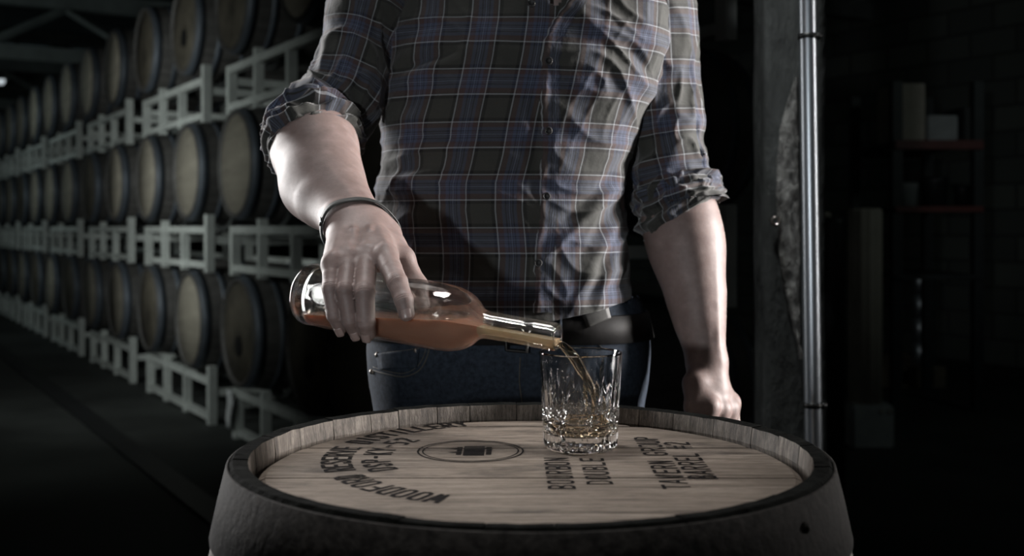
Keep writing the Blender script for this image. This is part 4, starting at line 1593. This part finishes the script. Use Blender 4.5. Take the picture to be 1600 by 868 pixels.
for s in (-1, 1):
    c = hp_(s * 0.031, -0.078, 0.118)
    mk('eye', xf(lathe([(max(0.0115 * math.sin(a), 1e-5), -0.0115 * math.cos(a)) for a in np.linspace(0, PI, 12)], 16, cap=False), Matrix.Translation(c)), M['eye'], body)
# hair: cap over the skull
vs, fs = [], []
for i in range(16):
    th_ = R(5) + i / 15 * R(92)
    for j in range(32):
        ph = 2 * PI * j / 32
        front = max(0, -math.sin(ph))
        t_ = th_ * (1 - 0.32 * front)
        r_ = 0.098 + 0.006 * mnoise.noise(Vector((ph * 3, th_ * 6, 0)))
        vs.append(hp_(0.92 * r_ * math.sin(t_) * math.cos(ph), 0.008 + 1.08 * r_ * math.sin(t_) * math.sin(ph), 0.135 + r_ * math.cos(t_)))
for i in range(15):
    for j in range(32):
        fs.append((i * 32 + j, i * 32 + (j + 1) % 32, (i + 1) * 32 + (j + 1) % 32, (i + 1) * 32 + j))
fs.append(tuple(range(31, -1, -1)))
mk('hair', (vs, fs), M['hair'], man)

# wristband
wc = WRR + fd * 0.005
vs, fs = [], []
n_ = 64
band_dir = (fd + lat * -0.10 + nor * 0.10).normalized()
b1_ = (lat - band_dir * lat.dot(band_dir)).normalized()
b2_ = band_dir.cross(b1_)
P0 = []
for k in range(n_):
    a = 2 * PI * k / n_
    dv = np.array(b1_ * math.cos(a) + b2_ * math.sin(a))
    for off_ in (-0.0065, 0.0065):
        o_ = np.array(wc + band_dir * off_)
        ts = np.linspace(0.012, 0.055, 120)
        dd_ = sdf(o_[None] + ts[:, None] * dv[None], groups)
        ii = np.argmax(dd_ > 0)
        P0.append((o_, dv, ts[ii]))
rads = np.array([p[2] for p in P0]).reshape(n_, 2).max(1)
rads = (np.roll(rads, 1) + rads + np.roll(rads, -1)) / 3 + 0.0016
for k in range(n_):
    dv = P0[2 * k][1]
    for off_, ex in ((-0.0066, 0), (-0.0060, 0.0018), (0.0060, 0.0018), (0.0066, 0)):
        vs.append(np.array(wc + band_dir * off_) + dv * (rads[k] + ex))
for k in range(n_):
    for j in range(4):
        fs.append((k * 4 + j, ((k + 1) % n_) * 4 + j, ((k + 1) % n_) * 4 + (j + 1) % 4, k * 4 + (j + 1) % 4))
wb = mk('wristband', (vs, fs), M['band'], man)
wb['label'] = 'dark leather wristband on the pouring arm'
kk = int(np.argmax([np.dot(P0[2 * k][1], np.array(-lat * 0.92 + Vector((0, -0.3, 0.1)))) for k in range(n_)]))
cp = Vector(np.array(wc) + P0[2 * kk][1] * (rads[kk] + 0.0016))
mk('clasp', xf(box(-0.0022, 0.0022, -0.0055, 0.0055, -0.0008, 0.0012, 0.0005), Matrix.Translation(cp) @ Vector(P0[2 * kk][1]).to_track_quat('Z', 'Y').to_matrix().to_4x4()), M['steelpin'], wb)

# ------------------------------------------------------------------ shirt
PXM = 1.6 / F
TY = [530, 500, 465, 430, 400, 365, 330, 290, 250, 200, 150, 100, 50, 0, -30, -55]
TLx = [577, 578, 580, 585, 590, 588, 584, 587, 599, 598, 598, 600, 606, 614, 640, 690]
TRx = [990, 988, 985, 983, 981, 978, 975, 973, 982, 1000, 1022, 1040, 1048, 1046, 1020, 975]
TFy = [1.484, 1.484, 1.486, 1.490, 1.494, 1.497, 1.497, 1.497, 1.496, 1.492, 1.488, 1.488, 1.494, 1.508, 1.525, 1.545]
TBy = [1.745, 1.745, 1.745, 1.74, 1.735, 1.73, 1.73, 1.735, 1.74, 1.745, 1.75, 1.75, 1.745, 1.74, 1.725, 1.71]


def torso_ring(py):
    f = lambda T: interp(-py, [-q for q in TY], T)
    xl_, xr_ = (f(TLx) - CX) * PXM, (f(TRx) - CX) * PXM
    return (xl_ + xr_) / 2, (xr_ - xl_) / 2, f(TFy), f(TBy), CAMZ - (py - HY) * PXM


NPH, NRW = 420, 230
rowsY = np.linspace(505, -55, NRW)
YC = 1.62
# folds authored as creases on the cloth: (x0, y0, x1, y1, half width, height): in photo pixels at the chest plane
FOLDS = [
    (618, 112, 712, 84, 9, -0.0075), (618, 128, 705, 102, 11, 0.004), (640, 70, 720, 50, 13, 0.003),
    (655, 214, 760, 222, 9, -0.0055), (760, 222, 850, 228, 9, -0.003), (650, 236, 800, 242, 12, 0.0035),
    (610, 182, 668, 188, 14, 0.0045), (625, 155, 700, 150, 16, -0.002), (610, 268, 665, 262, 11, -0.0045), (600, 292, 700, 284, 14, 0.003),
    (598, 312, 660, 318, 10, -0.003), (600, 345, 640, 350, 12, 0.003),
    (1042, 130, 985, 78, 12, -0.006), (985, 78, 880, 70, 14, -0.003), (1036, 148, 960, 112, 13, 0.004),
    (985, 262, 905, 352, 9, 0.0050), (905, 352, 850, 402, 7, 0.0035), (968, 262, 880, 345, 10, -0.004),
    (988, 302, 930, 372, 12, -0.003), (975, 335, 915, 425, 10, 0.0040), (948, 340, 905, 400, 9, -0.003),
    (968, 385, 935, 470, 9, 0.0042), (950, 390, 918, 468, 8, -0.0032), (985, 400, 965, 475, 8, -0.003), (925, 420, 900, 480, 10, 0.003),
    (990, 215, 900, 228, 12, -0.003), (990, 240, 930, 250, 10, 0.0025), (860, 195, 940, 170, 15, -0.0025),
    (700, 330, 840, 300, 26, 0.003), (690, 420, 830, 440, 24, -0.002), (700, 470, 850, 484, 12, -0.004), (860, 468, 980, 445, 10, -0.004),
    (700, 484, 850, 496, 9, 0.003), (740, 120, 840, 160, 20, 0.002), (880, 110, 960, 150, 18, 0.002), (620, 400, 640, 480, 10, 0.003), (660, 390, 690, 480, 12, -0.002),
    (835, 130, 842, 290, 13, -0.006),
]


def fold_disp(x, y):
    d = 0.0
    for x0, y0, x1, y1, w_, h_ in FOLDS:
        dx, dy = x1 - x0, y1 - y0
        L2 = dx * dx + dy * dy
        t = min(max(((x - x0) * dx + (y - y0) * dy) / L2, -0.15), 1.15)
        ex, ey = x - x0 - t * dx, y - y0 - t * dy
        q = (ex * ex + ey * ey) / (w_ * w_)
        if q < 9:
            end = math.sin(PI * (t + 0.15) / 1.3) ** 0.6 if -0.15 < t < 1.15 else 0
            d += h_ * math.exp(-q) * end
    return d


pos = np.zeros((NRW, NPH, 3))
for r_, py in enumerate(rowsY):
    cx_, hw, yf, yb, z = torso_ring(py)
    for k in range(NPH):
        ph = 2 * PI * k / NPH - PI
        s_, c_ = math.sin(ph), math.cos(ph)
        e = 2 / 2.5
        x = cx_ + hw * math.copysign(abs(s_) ** e, s_)
        y = YC - (YC - yf if c_ > 0 else yb - YC) * math.copysign(abs(c_) ** e, c_)
        # centre of the chest slightly hollow, pectorals proud
        pos[r_, k] = (x, y, z)
# drop the hem edge and let it follow its curve
for k in range(NPH):
    x = pos[0, k, 0]
    front = pos[0, k, 1] < YC
    hy = interp(x, [-0.21, -0.1, 0.0, 0.06, 0.12, 0.175], [484, 502, 505, 499, 486, 470]) if front else 500
    hz = CAMZ - (hy - HY) * PXM * (0.94 if front else 1.0)
    z0r, z1r = pos[0, k, 2], pos[60, k, 2]
    for r_ in range(60):
        t = r_ / 60
        pos[r_, k, 2] = hz + (z1r - hz) * t


def gnormals(P):
    du = np.roll(P, -1, 1) - np.roll(P, 1, 1)
    dv = np.gradient(P, axis=0)
    n = np.cross(du, dv)
    return n / (np.linalg.norm(n, axis=2, keepdims=True) + 1e-12)


U = np.zeros((NRW, NPH))
kc = NPH // 2
d_ = np.linalg.norm(np.diff(pos, axis=1), axis=2)
cum = np.concatenate([np.zeros((NRW, 1)), np.cumsum(d_, axis=1)], axis=1)
U = cum - cum[:, kc:kc + 1]
Vv = np.concatenate([np.zeros((1, NPH)), np.cumsum(np.linalg.norm(np.diff(pos, axis=0), axis=2), axis=0)])
Vv = Vv + pos[0, :, 2][None]
Nn = gnormals(pos)
if Nn[NRW // 2, kc, 1] > 0: Nn = -Nn
disp = np.zeros((NRW, NPH))
for r_ in range(NRW):
    for k in range(NPH):
        x, y, z = pos[r_, k]
        if y < YC + 0.03:
            px_, py_ = CX + x * F / 1.535, HY + (CAMZ - z) * F / 1.535
            disp[r_, k] = fold_disp(px_, py_)
        side_ = min(1.0, abs(x - 0.01) / 0.16)
        w1_ = mnoise.noise(Vector((x * 6 + 9, y * 6, z * 6)))
        rg_ = (1 - abs(mnoise.noise(Vector((x * 8 + w1_, y * 8, z * 26 + 2.2 * w1_ + x * 9))))) ** 4
        rg2_ = (1 - abs(mnoise.noise(Vector((x * 20 + 5 + w1_, y * 16, z * 13 - x * 12))))) ** 5
        disp[r_, k] += (0.0014 + 0.0042 * side_) * rg_ + (0.0004 + 0.0018 * side_) * rg2_ - 0.0022
        disp[r_, k] += 0.0028 * mnoise.noise(Vector((x * 9, y * 9, z * 16))) + 0.0012 * mnoise.noise(Vector((x * 26 + 3, y * 26, z * 40)))
pos = pos + Nn * disp[..., None]
# open V at the collar: cut faces
shirt_v = pos.reshape(-1, 3)
sf = []
VN = [(-60, 842, 925), (0, 849, 889), (28, 860, 868)]
for r_ in range(NRW - 1):
    py = rowsY[r_]
    for k in range(NPH):
        k2 = (k + 1) % NPH
        x = pos[r_, k, 0]
        px_ = CX + x * F / 1.50
        if py < 33 and pos[r_, k, 1] < YC:
            l_ = interp(py, [-60, 0, 34], [830, 845, 862])
            h_ = interp(py, [-60, 0, 34], [945, 896, 868])
            if l_ < px_ < h_: continue
        sf.append((r_ * NPH + k, r_ * NPH + k2, (r_ + 1) * NPH + k2, (r_ + 1) * NPH + k))
uv = np.stack([U.ravel(), Vv.ravel()], -1)
# shoulder yoke: close from last ring to the collar ring
base_n = len(shirt_v)
extra, exuv = [], []
nyk = 8
last = pos[-1]
for q in range(1, nyk + 1):
    t = q / nyk
    for k in range(NPH):
        ph = 2 * PI * k / NPH - PI
        cr = Vector((0.036 + 0.075 * math.sin(ph), 1.60 - 0.068 * math.cos(ph), 1.530 + 0.012 * math.cos(ph) * -1))
        p = Vector(last[k]).lerp(cr, t)
        p.z = last[k][2] + (cr.z - last[k][2]) * (1 - (1 - t) ** 1.6)
        extra.append(p)
        exuv.append((U[-1, k] * (1 - 0.3 * t), Vv[-1, k] + 0.09 * t))
shirt_v = np.concatenate([shirt_v, np.array([tuple(p) for p in extra])])
uv = np.concatenate([uv, np.array(exuv)])
for q in range(nyk):
    a0_ = (NRW - 1) * NPH if q == 0 else base_n + (q - 1) * NPH
    b0_ = base_n + q * NPH
    for k in range(NPH):
        k2 = (k + 1) % NPH
        px_ = CX + shirt_v[a0_ + k][0] * F / 1.52
        if 838 < px_ < 940 and shirt_v[a0_ + k][1] < 1.58: continue
        sf.append((a0_ + k, a0_ + k2, b0_ + k2, b0_ + k))
shirt = mk('shirt', (shirt_v, sf), M['plaid'], man, uv=uv)
so = shirt.modifiers.new('cloth', 'SOLIDIFY')
so.thickness = 0.0012
so.offset = -1
shirt['label'] = 'dark plaid flannel shirt'


def surf_y(px, py):
    """front surface of the shirt at a photo pixel -> world point and outward normal"""
    rr0 = int(np.argmin(np.abs(pos[:, kc, 2] - (CAMZ - (py - HY) * 1.50 / F))))
    best = None
    r0, r1 = max(0, rr0 - 14), min(NRW, rr0 + 14)
    S = pos[r0:r1, kc - 130:kc + 130]
    sx = CX + S[..., 0] * F / S[..., 1]
    sy = HY - (S[..., 2] - CAMZ) * F / S[..., 1]
    i = np.unravel_index(np.argmin((sx - px) ** 2 + (sy - py) ** 2), sx.shape)
    global LASTUV
    LASTUV = (U[r0 + i[0], kc - 130 + i[1]], Vv[r0 + i[0], kc - 130 + i[1]])
    return Vector(S[i]), Vector(Nn[r0 + i[0], kc - 130 + i[1]])


# button placket: a raised strip with its edge folded proud
ctr = [(480, 841), (450, 840), (411, 841), (360, 846), (307, 850), (255, 851), (204, 853), (150, 852), (95, 852), (60, 858), (45, 864), (30, 872), (10, 888), (-10, 902)]
vs, fs, puv = [], [], []
nr_ = 120
for i in range(nr_):
    py = 488 - i / (nr_ - 1) * 498
    xc = interp(-py, [-c[0] for c in ctr], [c[1] for c in ctr])
    if 140 < py < 300: pass
    for j in range(9):
        u_ = j / 8
        px_ = xc - 7 + 30 * u_ + (3.5 * math.sin((py - 95) / 109 * 2 * PI) * (1 - u_) if 95 < py < 480 else 0)
        p, n = surf_y(px_, py)
        lift = 0.0014 + (0.0010 + (0.0050 if 110 < py < 300 else 0.0012) * (1 - math.cos((py - 95) / 109 * 2 * PI)) / 2) * max(0, 1 - u_ * 2.2)
        if j == 0: lift = 0.0004
        q = p + n * lift
        vs.append(q)
        puv.append(((px_ - xc) * 0.00088 + 0.0015, LASTUV[1]))
for i in range(nr_ - 1):
    for j in range(8):
        fs.append((i * 9 + j, i * 9 + j + 1, (i + 1) * 9 + j + 1, (i + 1) * 9 + j))
plk = mk('placket', (vs, fs), M['plaid'], shirt, uv=puv)
plk.modifiers.new('s', 'SUBSURF').render_levels = 1
for (bx_, by_) in ((829, 7), (855, 96), (855, 204), (852, 307), (842, 411)):
    p, n = surf_y(bx_, by_)
    bmx = Matrix.Translation(p + n * (0.0035 if by_ > 20 else 0.001)) @ n.to_track_quat('Z', 'Y').to_matrix().to_4x4()
    bt_ = mk('button', xf(lathe([(0.0, 0.0010), (0.0035, 0.0010), (0.0042, 0.0022), (0.0052, 0.0022), (0.0056, 0.0010), (0.0052, 0.0)], 20, cap=False), bmx), M['button'], shirt)

# collar, loose round the open neck (mostly above the frame)
for s in (-1, 1):
    vs, fs, cuv = [], [], []
    for i in range(14):
        t = i / 13
        ph = s * (R(25) + t * R(150))
        for j in range(6):
            u_ = j / 5
            rr3 = 0.070 + 0.022 * u_
            zz_ = 1.545 + 0.03 * math.sin(t * PI * 0.5 + 0.4) - 0.045 * u_ * (1.25 - 0.4 * t)
            vs.append((0.036 + rr3 * math.sin(ph), 1.60 - (rr3 + 0.012 * u_ * (1 - t)) * math.cos(ph), zz_))
            cuv.append((t * 0.2, u_ * 0.05))
    for i in range(13):
        for j in range(5):
            fs.append((i * 6 + j, i * 6 + j + 1, (i + 1) * 6 + j + 1, (i + 1) * 6 + j))
    cl = mk('collar', (vs, fs), M['plaid_bias'], shirt, uv=cuv)
    cl.modifiers.new('s', 'SOLIDIFY').thickness = 0.002


def sleeve(name, pts, rads, ref, foldf, n=120, m=150, v0=0.0, mat_='plaid_sleeve', inward=0.0, uoff=0.0):
    P = spline(pts, m)
    fr_ = frames(P, ref)
    vs, fs, uv_ = [], [], []
    L = 0
    for i in range(m):
        if i: L += (P[i] - P[i - 1]).length
        t_, a_, b_ = fr_[i]
        f = i / (m - 1)
        ra = interp(f, [q / (len(rads) - 1) for q in range(len(rads))], [q[0] for q in rads])
        rb = interp(f, [q / (len(rads) - 1) for q in range(len(rads))], [q[1] for q in rads])
        for k in range(n):
            an = 2 * PI * k / n
            dd_ = foldf(f, an, P[i])
            sx = 0.0
            if isinstance(dd_, tuple): dd_, sx = dd_
            p = P[i] + a_ * ((ra + dd_) * math.cos(an)) + b_ * ((rb + dd_) * math.sin(an)) + t_ * sx
            vs.append(p)
            uv_.append((an * 0.058 + uoff, L + v0))
    for i in range(m - 1):
        for k in range(n):
            k2 = (k + 1) % n
            fs.append((i * n + k, i * n + k2, (i + 1) * n + k2, (i + 1) * n + k))
    # seam column needs its own uv: split last column
    nv = len(vs)
    for i in range(m):
        vs.append(vs[i * n])
        uv_.append((2 * PI * 0.058 + uoff, uv_[i * n][1]))
    fs2 = []
    for f_ in fs:
        if f_[0] % n == n - 1:
            i = f_[0] // n
            fs2.append((f_[0], nv + i, nv + i + 1, f_[3]))
        else: fs2.append(f_)
    if inward > 0:                                      # hem turns inward at the far end
        e0 = len(vs)
        t_, a_, b_ = fr_[-1]
        for q, (ri, si) in enumerate(((-0.003, 0.0022), (-0.006, 0.0), (-0.007, -inward))):
            for k in range(n):
                c0_ = Vector(vs[(m - 1) * n + k])
                dr_ = (c0_ - P[-1])
                vs.append(c0_ + dr_.normalized() * ri + t_ * si)
                uv_.append((k / n * 2 * PI * 0.058, L + v0 + 0.004 * q))
        pr = (m - 1) * n
        for q in range(3):
            b0__ = e0 + q * n
            for k in range(n):
                k2 = (k + 1) % n
                fs2.append((pr + k, pr + k2, b0__ + k2, b0__ + k))
            pr = b0__
    return vs, fs2, uv_


def nz3(p, s, o=0): return mnoise.noise(Vector((p.x * s + o, p.y * s, p.z * s)))


def foldR(f, an, p):
    c = math.cos(an - 1.2)
    q_ = Vector((math.cos(an) * 1.1, math.sin(an) * 1.1, f * 5 + an * 0.25))
    d = 0.0042 * math.sin(an * 2 + f * 21 + 1.2 * nz3(p, 12)) * (0.25 + 0.75 * f) + 0.004 * nz3(p, 16, 5) + 0.008 * (0.35 + 0.65 * f) * (1 - abs(mnoise.noise(q_ * 1.7))) ** 5
    # compressed folds inside the elbow
    d += 0.0065 * math.sin(f * 60 + an * 1.5) * max(0, f - 0.62) / 0.38 * (0.5 + 0.5 * c)
    d -= 0.006 * math.exp(-((f - 0.30 - 0.10 * math.sin(an)) / 0.035) ** 2) * max(0, math.cos(an + 1.8))
    return d


E1 = ELR.lerp(MIDR, 0.22)
SR = [PX(700, -62, 1.605), PX(640, -45, 1.60), PX(588, -5, 1.59), PX(562, 75, 1.575), PX(532, 155, 1.545), ELR.lerp(PX(532, 155, 1.545), 0.25), E1]
vs, fs, suv = sleeve('s', SR, [(0.040, 0.050), (0.056, 0.072), (0.057, 0.072), (0.054, 0.064), (0.056, 0.060), (0.057, 0.057), (0.056, 0.055)], (1, 0, 0), foldR, v0=0.1)
slR = mk('sleeve', (vs, fs), M['plaid_sleeve'], shirt, uv=suv)
slR['label'] = 'sleeve of the pouring arm, rolled to the elbow'


def cuff_fold(f, an, p):
    d = 0.0036 * math.sin(an * 3 + f * 9 + 3 * nz3(p, 14)) + 0.0055 * nz3(p, 30, 2) + 0.004 * math.sin(f * PI)
    d += 0.0045 * math.sin(f * 20 + 2.5 * math.sin(an * 2 + 1)) + 0.008 * (1 - abs(mnoise.noise(Vector((math.cos(an) * 2.2, math.sin(an) * 2.2, f * 3 + an * 0.5))))) ** 5 - 0.003
    return d, 0.010 * math.sin(an - 0.9) * f + 0.005 * nz3(p, 22, 9)


cA, cB = ELR.lerp(MIDR, -0.05), ELR.lerp(MIDR, 0.36)
vs, fs, suv = sleeve('c', [cA, cA.lerp(cB, 0.5), cB], [(0.060, 0.059), (0.061, 0.060), (0.058, 0.057)], (1, 0, 0), cuff_fold, m=60, mat_='plaid_bias', inward=0.02)
cuR = mk('cuff', (vs, fs), M['plaid_bias'], shirt, uv=suv)
cuR['label'] = 'crumpled rolled cuff of the pouring arm'
# cuff tab standing off the elbow
tb0 = PX(434, 240, 1.49)
vs, fs = [], []
for i in range(8):
    for j in range(4):
        t = i / 7
        q = tb0 + Vector((-0.018 * t + 0.002 * math.sin(t * 6), -0.004 * math.sin(t * 3), 0.006 * t + (j / 3 - 0.5) * 0.018 + 0.002 * math.sin(t * 7 + j)))
        vs.append(q)
for i in range(7):
    for j in range(3): fs.append((i * 4 + j, i * 4 + j + 1, i * 4 + j + 5, i * 4 + j + 4))
tb = mk('cuff_tab', (vs, fs), M['plaid_bias'], shirt, uv=[(v[0] * 1.0, v[2]) for v in vs])
tb.modifiers.new('s', 'SOLIDIFY').thickness = 0.0025


def foldL(f, an, p):
    q_ = Vector((math.cos(an) * 1.1 + 4, math.sin(an) * 1.1, f * 5 - an * 0.25))
    d = 0.004 * math.sin(an * 2 - f * 17 + 1.5 * nz3(p, 11)) * (0.3 + 0.7 * f) + 0.004 * nz3(p, 16, 8) + 0.008 * (0.35 + 0.65 * f) * (1 - abs(mnoise.noise(q_ * 1.7))) ** 5
    d += 0.0055 * math.sin(f * 52 - an * 1.2) * max(0, f - 0.6) / 0.4
    return d


SL_ = [PX(915, -62, 1.62), PX(975, -48, 1.63), PX(1022, -5, 1.63), PX(1033, 110, 1.635), PX(1040, 200, 1.635), ELL + Vector((-0.004, 0, 0.02)), ELL.lerp(WRL, 0.12)]
vs, fs, suv = sleeve('s', SL_, [(0.040, 0.050), (0.054, 0.070), (0.052, 0.070), (0.050, 0.062), (0.050, 0.060), (0.056, 0.060), (0.060, 0.060)], (1, 0, 0), foldL, v0=0.13, uoff=0.03)
slL = mk('sleeve', (vs, fs), M['plaid_sleeve'], shirt, uv=suv)
slL['label'] = 'sleeve of the hanging arm, rolled to the elbow'


def cuff_fold2(f, an, p):
    d = 0.0030 * math.sin(an * 2 + f * 11 + 3 * nz3(p, 14)) + 0.004 * nz3(p, 28, 6) + 0.004 * math.sin(f * PI)
    d += 0.004 * math.sin(f * 19 + 2.2 * math.sin(an * 2)) + 0.007 * (1 - abs(mnoise.noise(Vector((math.cos(an) * 2.2 + 7, math.sin(an) * 2.2, f * 3 - an * 0.5))))) ** 5 - 0.003
    return d, 0.024 * math.cos(an) * -f * -1 + 0.004 * nz3(p, 22, 3)


cA, cB = ELL.lerp(WRL, -0.02), ELL.lerp(WRL, 0.20)
vs, fs, suv = sleeve('c', [cA, cA.lerp(cB, 0.5), cB], [(0.061, 0.060), (0.062, 0.061), (0.056, 0.056)], (-1, 0, 0), cuff_fold2, m=60, inward=0.02)
cuL = mk('cuff', (vs, fs), M['plaid_bias'], shirt, uv=suv)
cuL['label'] = 'rolled cuff of the hanging arm'

# ------------------------------------------------------------------ jeans, belt, shoes
jg = Grp(0.05)
jg.cap((-0.108, 1.625, 0.965), (0.098, 1.625, 0.965), 0.100, 0.100)
jg.cap((-0.102, 1.625, 0.90), (0.092, 1.625, 0.90), 0.106, 0.106)
jg.cap((-0.075, 1.625, 0.985), (0.065, 1.625, 0.985), 0.098, 0.098)
lg = []
for s, hx in ((-1, -0.108), (1, 0.098)):
    g = Grp(0.03)
    g.chain([(hx, 1.625, 0.88), (hx + s * 0.012, 1.622, 0.50), (hx + s * 0.015, 1.655, 0.075)], [0.099, 0.071, 0.062])
    for q, (dx_, zz_) in enumerate(((0.03, 0.55), (-0.03, 0.48), (0.02, 0.40), (0.0, 0.13), (0.02, 0.18))):
        g.cap((hx - 0.05 + dx_, 1.565, zz_), (hx + 0.05, 1.56, zz_ + 0.03), 0.008, 0.008, 0.02)
    lg.append((g, 0.015))
jgs = [(jg, 0.04)] + lg
Vj, Qj = nets(jgs, 0.006)
Vj = project(Vj, jgs, 2)
# open top edge below the belt, flat hem
keep = (Vj[Qj][:, :, 2].max(1) < 1.015) & (Vj[Qj][:, :, 2].min(1) > 0.045)
jeans = mk('jeans', (Vj, Qj[keep]), M['denim'], man)
jeans.modifiers.new('s', 'SOLIDIFY').thickness = 0.002
jeans['label'] = 'dark blue denim jeans'


def jsurf(px, py, lift=0.0006):
    o = np.array((0, 0, CAMZ))
    d = np.array(((px - CX) / F, 1, -(py - HY) / F))
    ts = np.linspace(1.46, 1.66, 500)
    v = sdf(o + ts[:, None] * d, jgs)
    i = np.argmax(v < lift)
    if v.min() >= lift: i = int(np.argmin(v))
    return Vector(o + ts[i] * d)


def seam(pts, r=0.0009, m='thread', name='stitching', n=40):
    q = spline([(x, y, 0) for x, y in pts], n)
    return mk(name, tube([jsurf(p.x, p.y) for p in q], r, 6), M[m], jeans)


seam([(582, 578), (600, 583), (630, 588), (655, 578), (668, 555), (672, 530)], 0.0010)
seam([(583, 573), (600, 578), (629, 583), (651, 573), (663, 553), (667, 530)], 0.0007)
seam([(588, 553), (610, 550), (640, 546), (656, 543)], 0.0009)
seam([(588, 560), (610, 557), (640, 553)], 0.0007)
seam([(591, 553), (590, 566), (592, 577)], 0.0007)
seam([(813, 558), (812, 580), (812, 600), (816, 630)], 0.0011)
seam([(925, 522), (935, 536), (945, 550)], 0.0009)
# raised coin pocket panel and front pocket edge
def panel(poly, name, m):
    vs, fs = [], []
    n1, n2 = 10, 8
    (a, b, c, d) = [Vector((*p, 0)) for p in poly]
    for i in range(n1):
        for j in range(n2):
            p = a.lerp(b, j / (n2 - 1)).lerp(d.lerp(c, j / (n2 - 1)), i / (n1 - 1))
            vs.append(jsurf(p.x, p.y, 0.0016))
    for i in range(n1 - 1):
        for j in range(n2 - 1): fs.append((i * n2 + j, i * n2 + j + 1, (i + 1) * n2 + j + 1, (i + 1) * n2 + j))
    o = mk(name, (vs, fs), M[m], jeans)
    o.modifiers.new('s', 'SOLIDIFY').thickness = 0.0012
    return o


panel([(588, 552), (655, 545), (652, 574), (592, 577)], 'coin_pocket', 'denim')
for (x, y) in ((589, 554), (580.5, 580), (649, 547)):
    p = jsurf(x + 1, y, 0.001)
    mk('rivet', xf(lathe([(0.0, 0.002), (0.003, 0.0014), (0.0042, 0.0)], 14), Matrix.Translation(p) @ Matrix.Rotation(PI / 2 - 0.2, 4, 'X')), M['rivet'], jeans)

# belt follows the waist
vs, fs = [], []
n_ = 96
for k in range(n_):
    a = 2 * PI * k / n_
    dv = np.array((math.sin(a), -math.cos(a), 0))
    rr_ = []
    for z_ in (0.955, 0.992):
        o_ = np.array((-0.005, 1.625, z_))
        ts = np.linspace(0.05, 0.30, 300)
        v = sdf(o_ + ts[:, None] * dv, jgs)
        rr_.append(ts[np.argmax(v > 0.002)])
    for z_, ex in ((0.953, 0.0), (0.954, 0.0035), (0.9915, 0.0035), (0.9925, 0.0)):
        o_ = np.array((-0.005, 1.625, z_))
        vs.append(o_ + dv * (rr_[0 if z_ < 0.97 else 1] + ex))
for k in range(n_):
    k2 = (k + 1) % n_
    for j in range(4): fs.append((k * 4 + j, k2 * 4 + j, k2 * 4 + (j + 1) % 4, k * 4 + (j + 1) % 4))
belt = mk('belt', (vs, fs), M['belt'], man)
belt['label'] = 'black leather belt'
def bsurf(px, py):
    p = jsurf(px, py, 0.0072)
    return p
vs, fs = [], []
lp_ = [(906, 484), (918, 512), (955, 496), (950, 476)]
a, b, c, d = [Vector((*p, 0)) for p in lp_]
for i in range(8):
    for j in range(8):
        p = a.lerp(b, j / 7).lerp(d.lerp(c, j / 7), i / 7)
        vs.append(bsurf(p.x, p.y))
for i in range(7):
    for j in range(7): fs.append((i * 8 + j, i * 8 + j + 1, (i + 1) * 8 + j + 1, (i + 1) * 8 + j))
bl_ = mk('belt_keeper', (vs, fs), M['loop_leather'], belt)
bl_.modifiers.new('s', 'SOLIDIFY').thickness = 0.003
bl_['label'] = 'worn grey leather keeper on the belt'
for px in (640, 872):
    vs = [bsurf(px + dx_, y_) for y_ in np.linspace(486, 524, 8) for dx_ in (-6, -2, 2, 6)]
    fs = [(i * 4 + j, i * 4 + j + 1, i * 4 + j + 5, i * 4 + j + 4) for i in range(7) for j in range(3)]
    lo_ = mk('belt_loop', (vs, fs), M['denim'], jeans)
    lo_.modifiers.new('s', 'SOLIDIFY').thickness = 0.002
bk = [bsurf(x, y) + Vector((0, -0.003, 0)) for x, y in ((792, 503), (824, 505), (823, 549), (791, 546))]
bkp = []
for i in range(4):
    for t in range(6): bkp.append(bk[i].lerp(bk[(i + 1) % 4], t / 6))
mk('buckle', tube(bkp, 0.0024, 8, closed=True, ref=(0, 1, 0)), M['clip'], belt)

for s, hx in ((-1, -0.108), (1, 0.098)):
    sg = Grp(0.03)
    x0 = hx + s * 0.015
    sg.cap((x0, 1.685, 0.052), (x0 + s * 0.012, 1.60, 0.055), 0.045, 0.042)
    sg.cap((x0 + s * 0.012, 1.60, 0.05), (x0 + s * 0.03, 1.475, 0.042), 0.044, 0.038)
    sg.cap((x0, 1.67, 0.08), (x0, 1.665, 0.12), 0.046, 0.044)
    Vs, Qs = nets([(sg, 0.02)], 0.006)
    Vs = project(Vs, [(sg, 0.02)], 2)
    Vs[:, 2] = np.maximum(Vs[:, 2], 0.002)
    mk('shoe', (Vs, Qs), M['shoe'], man)
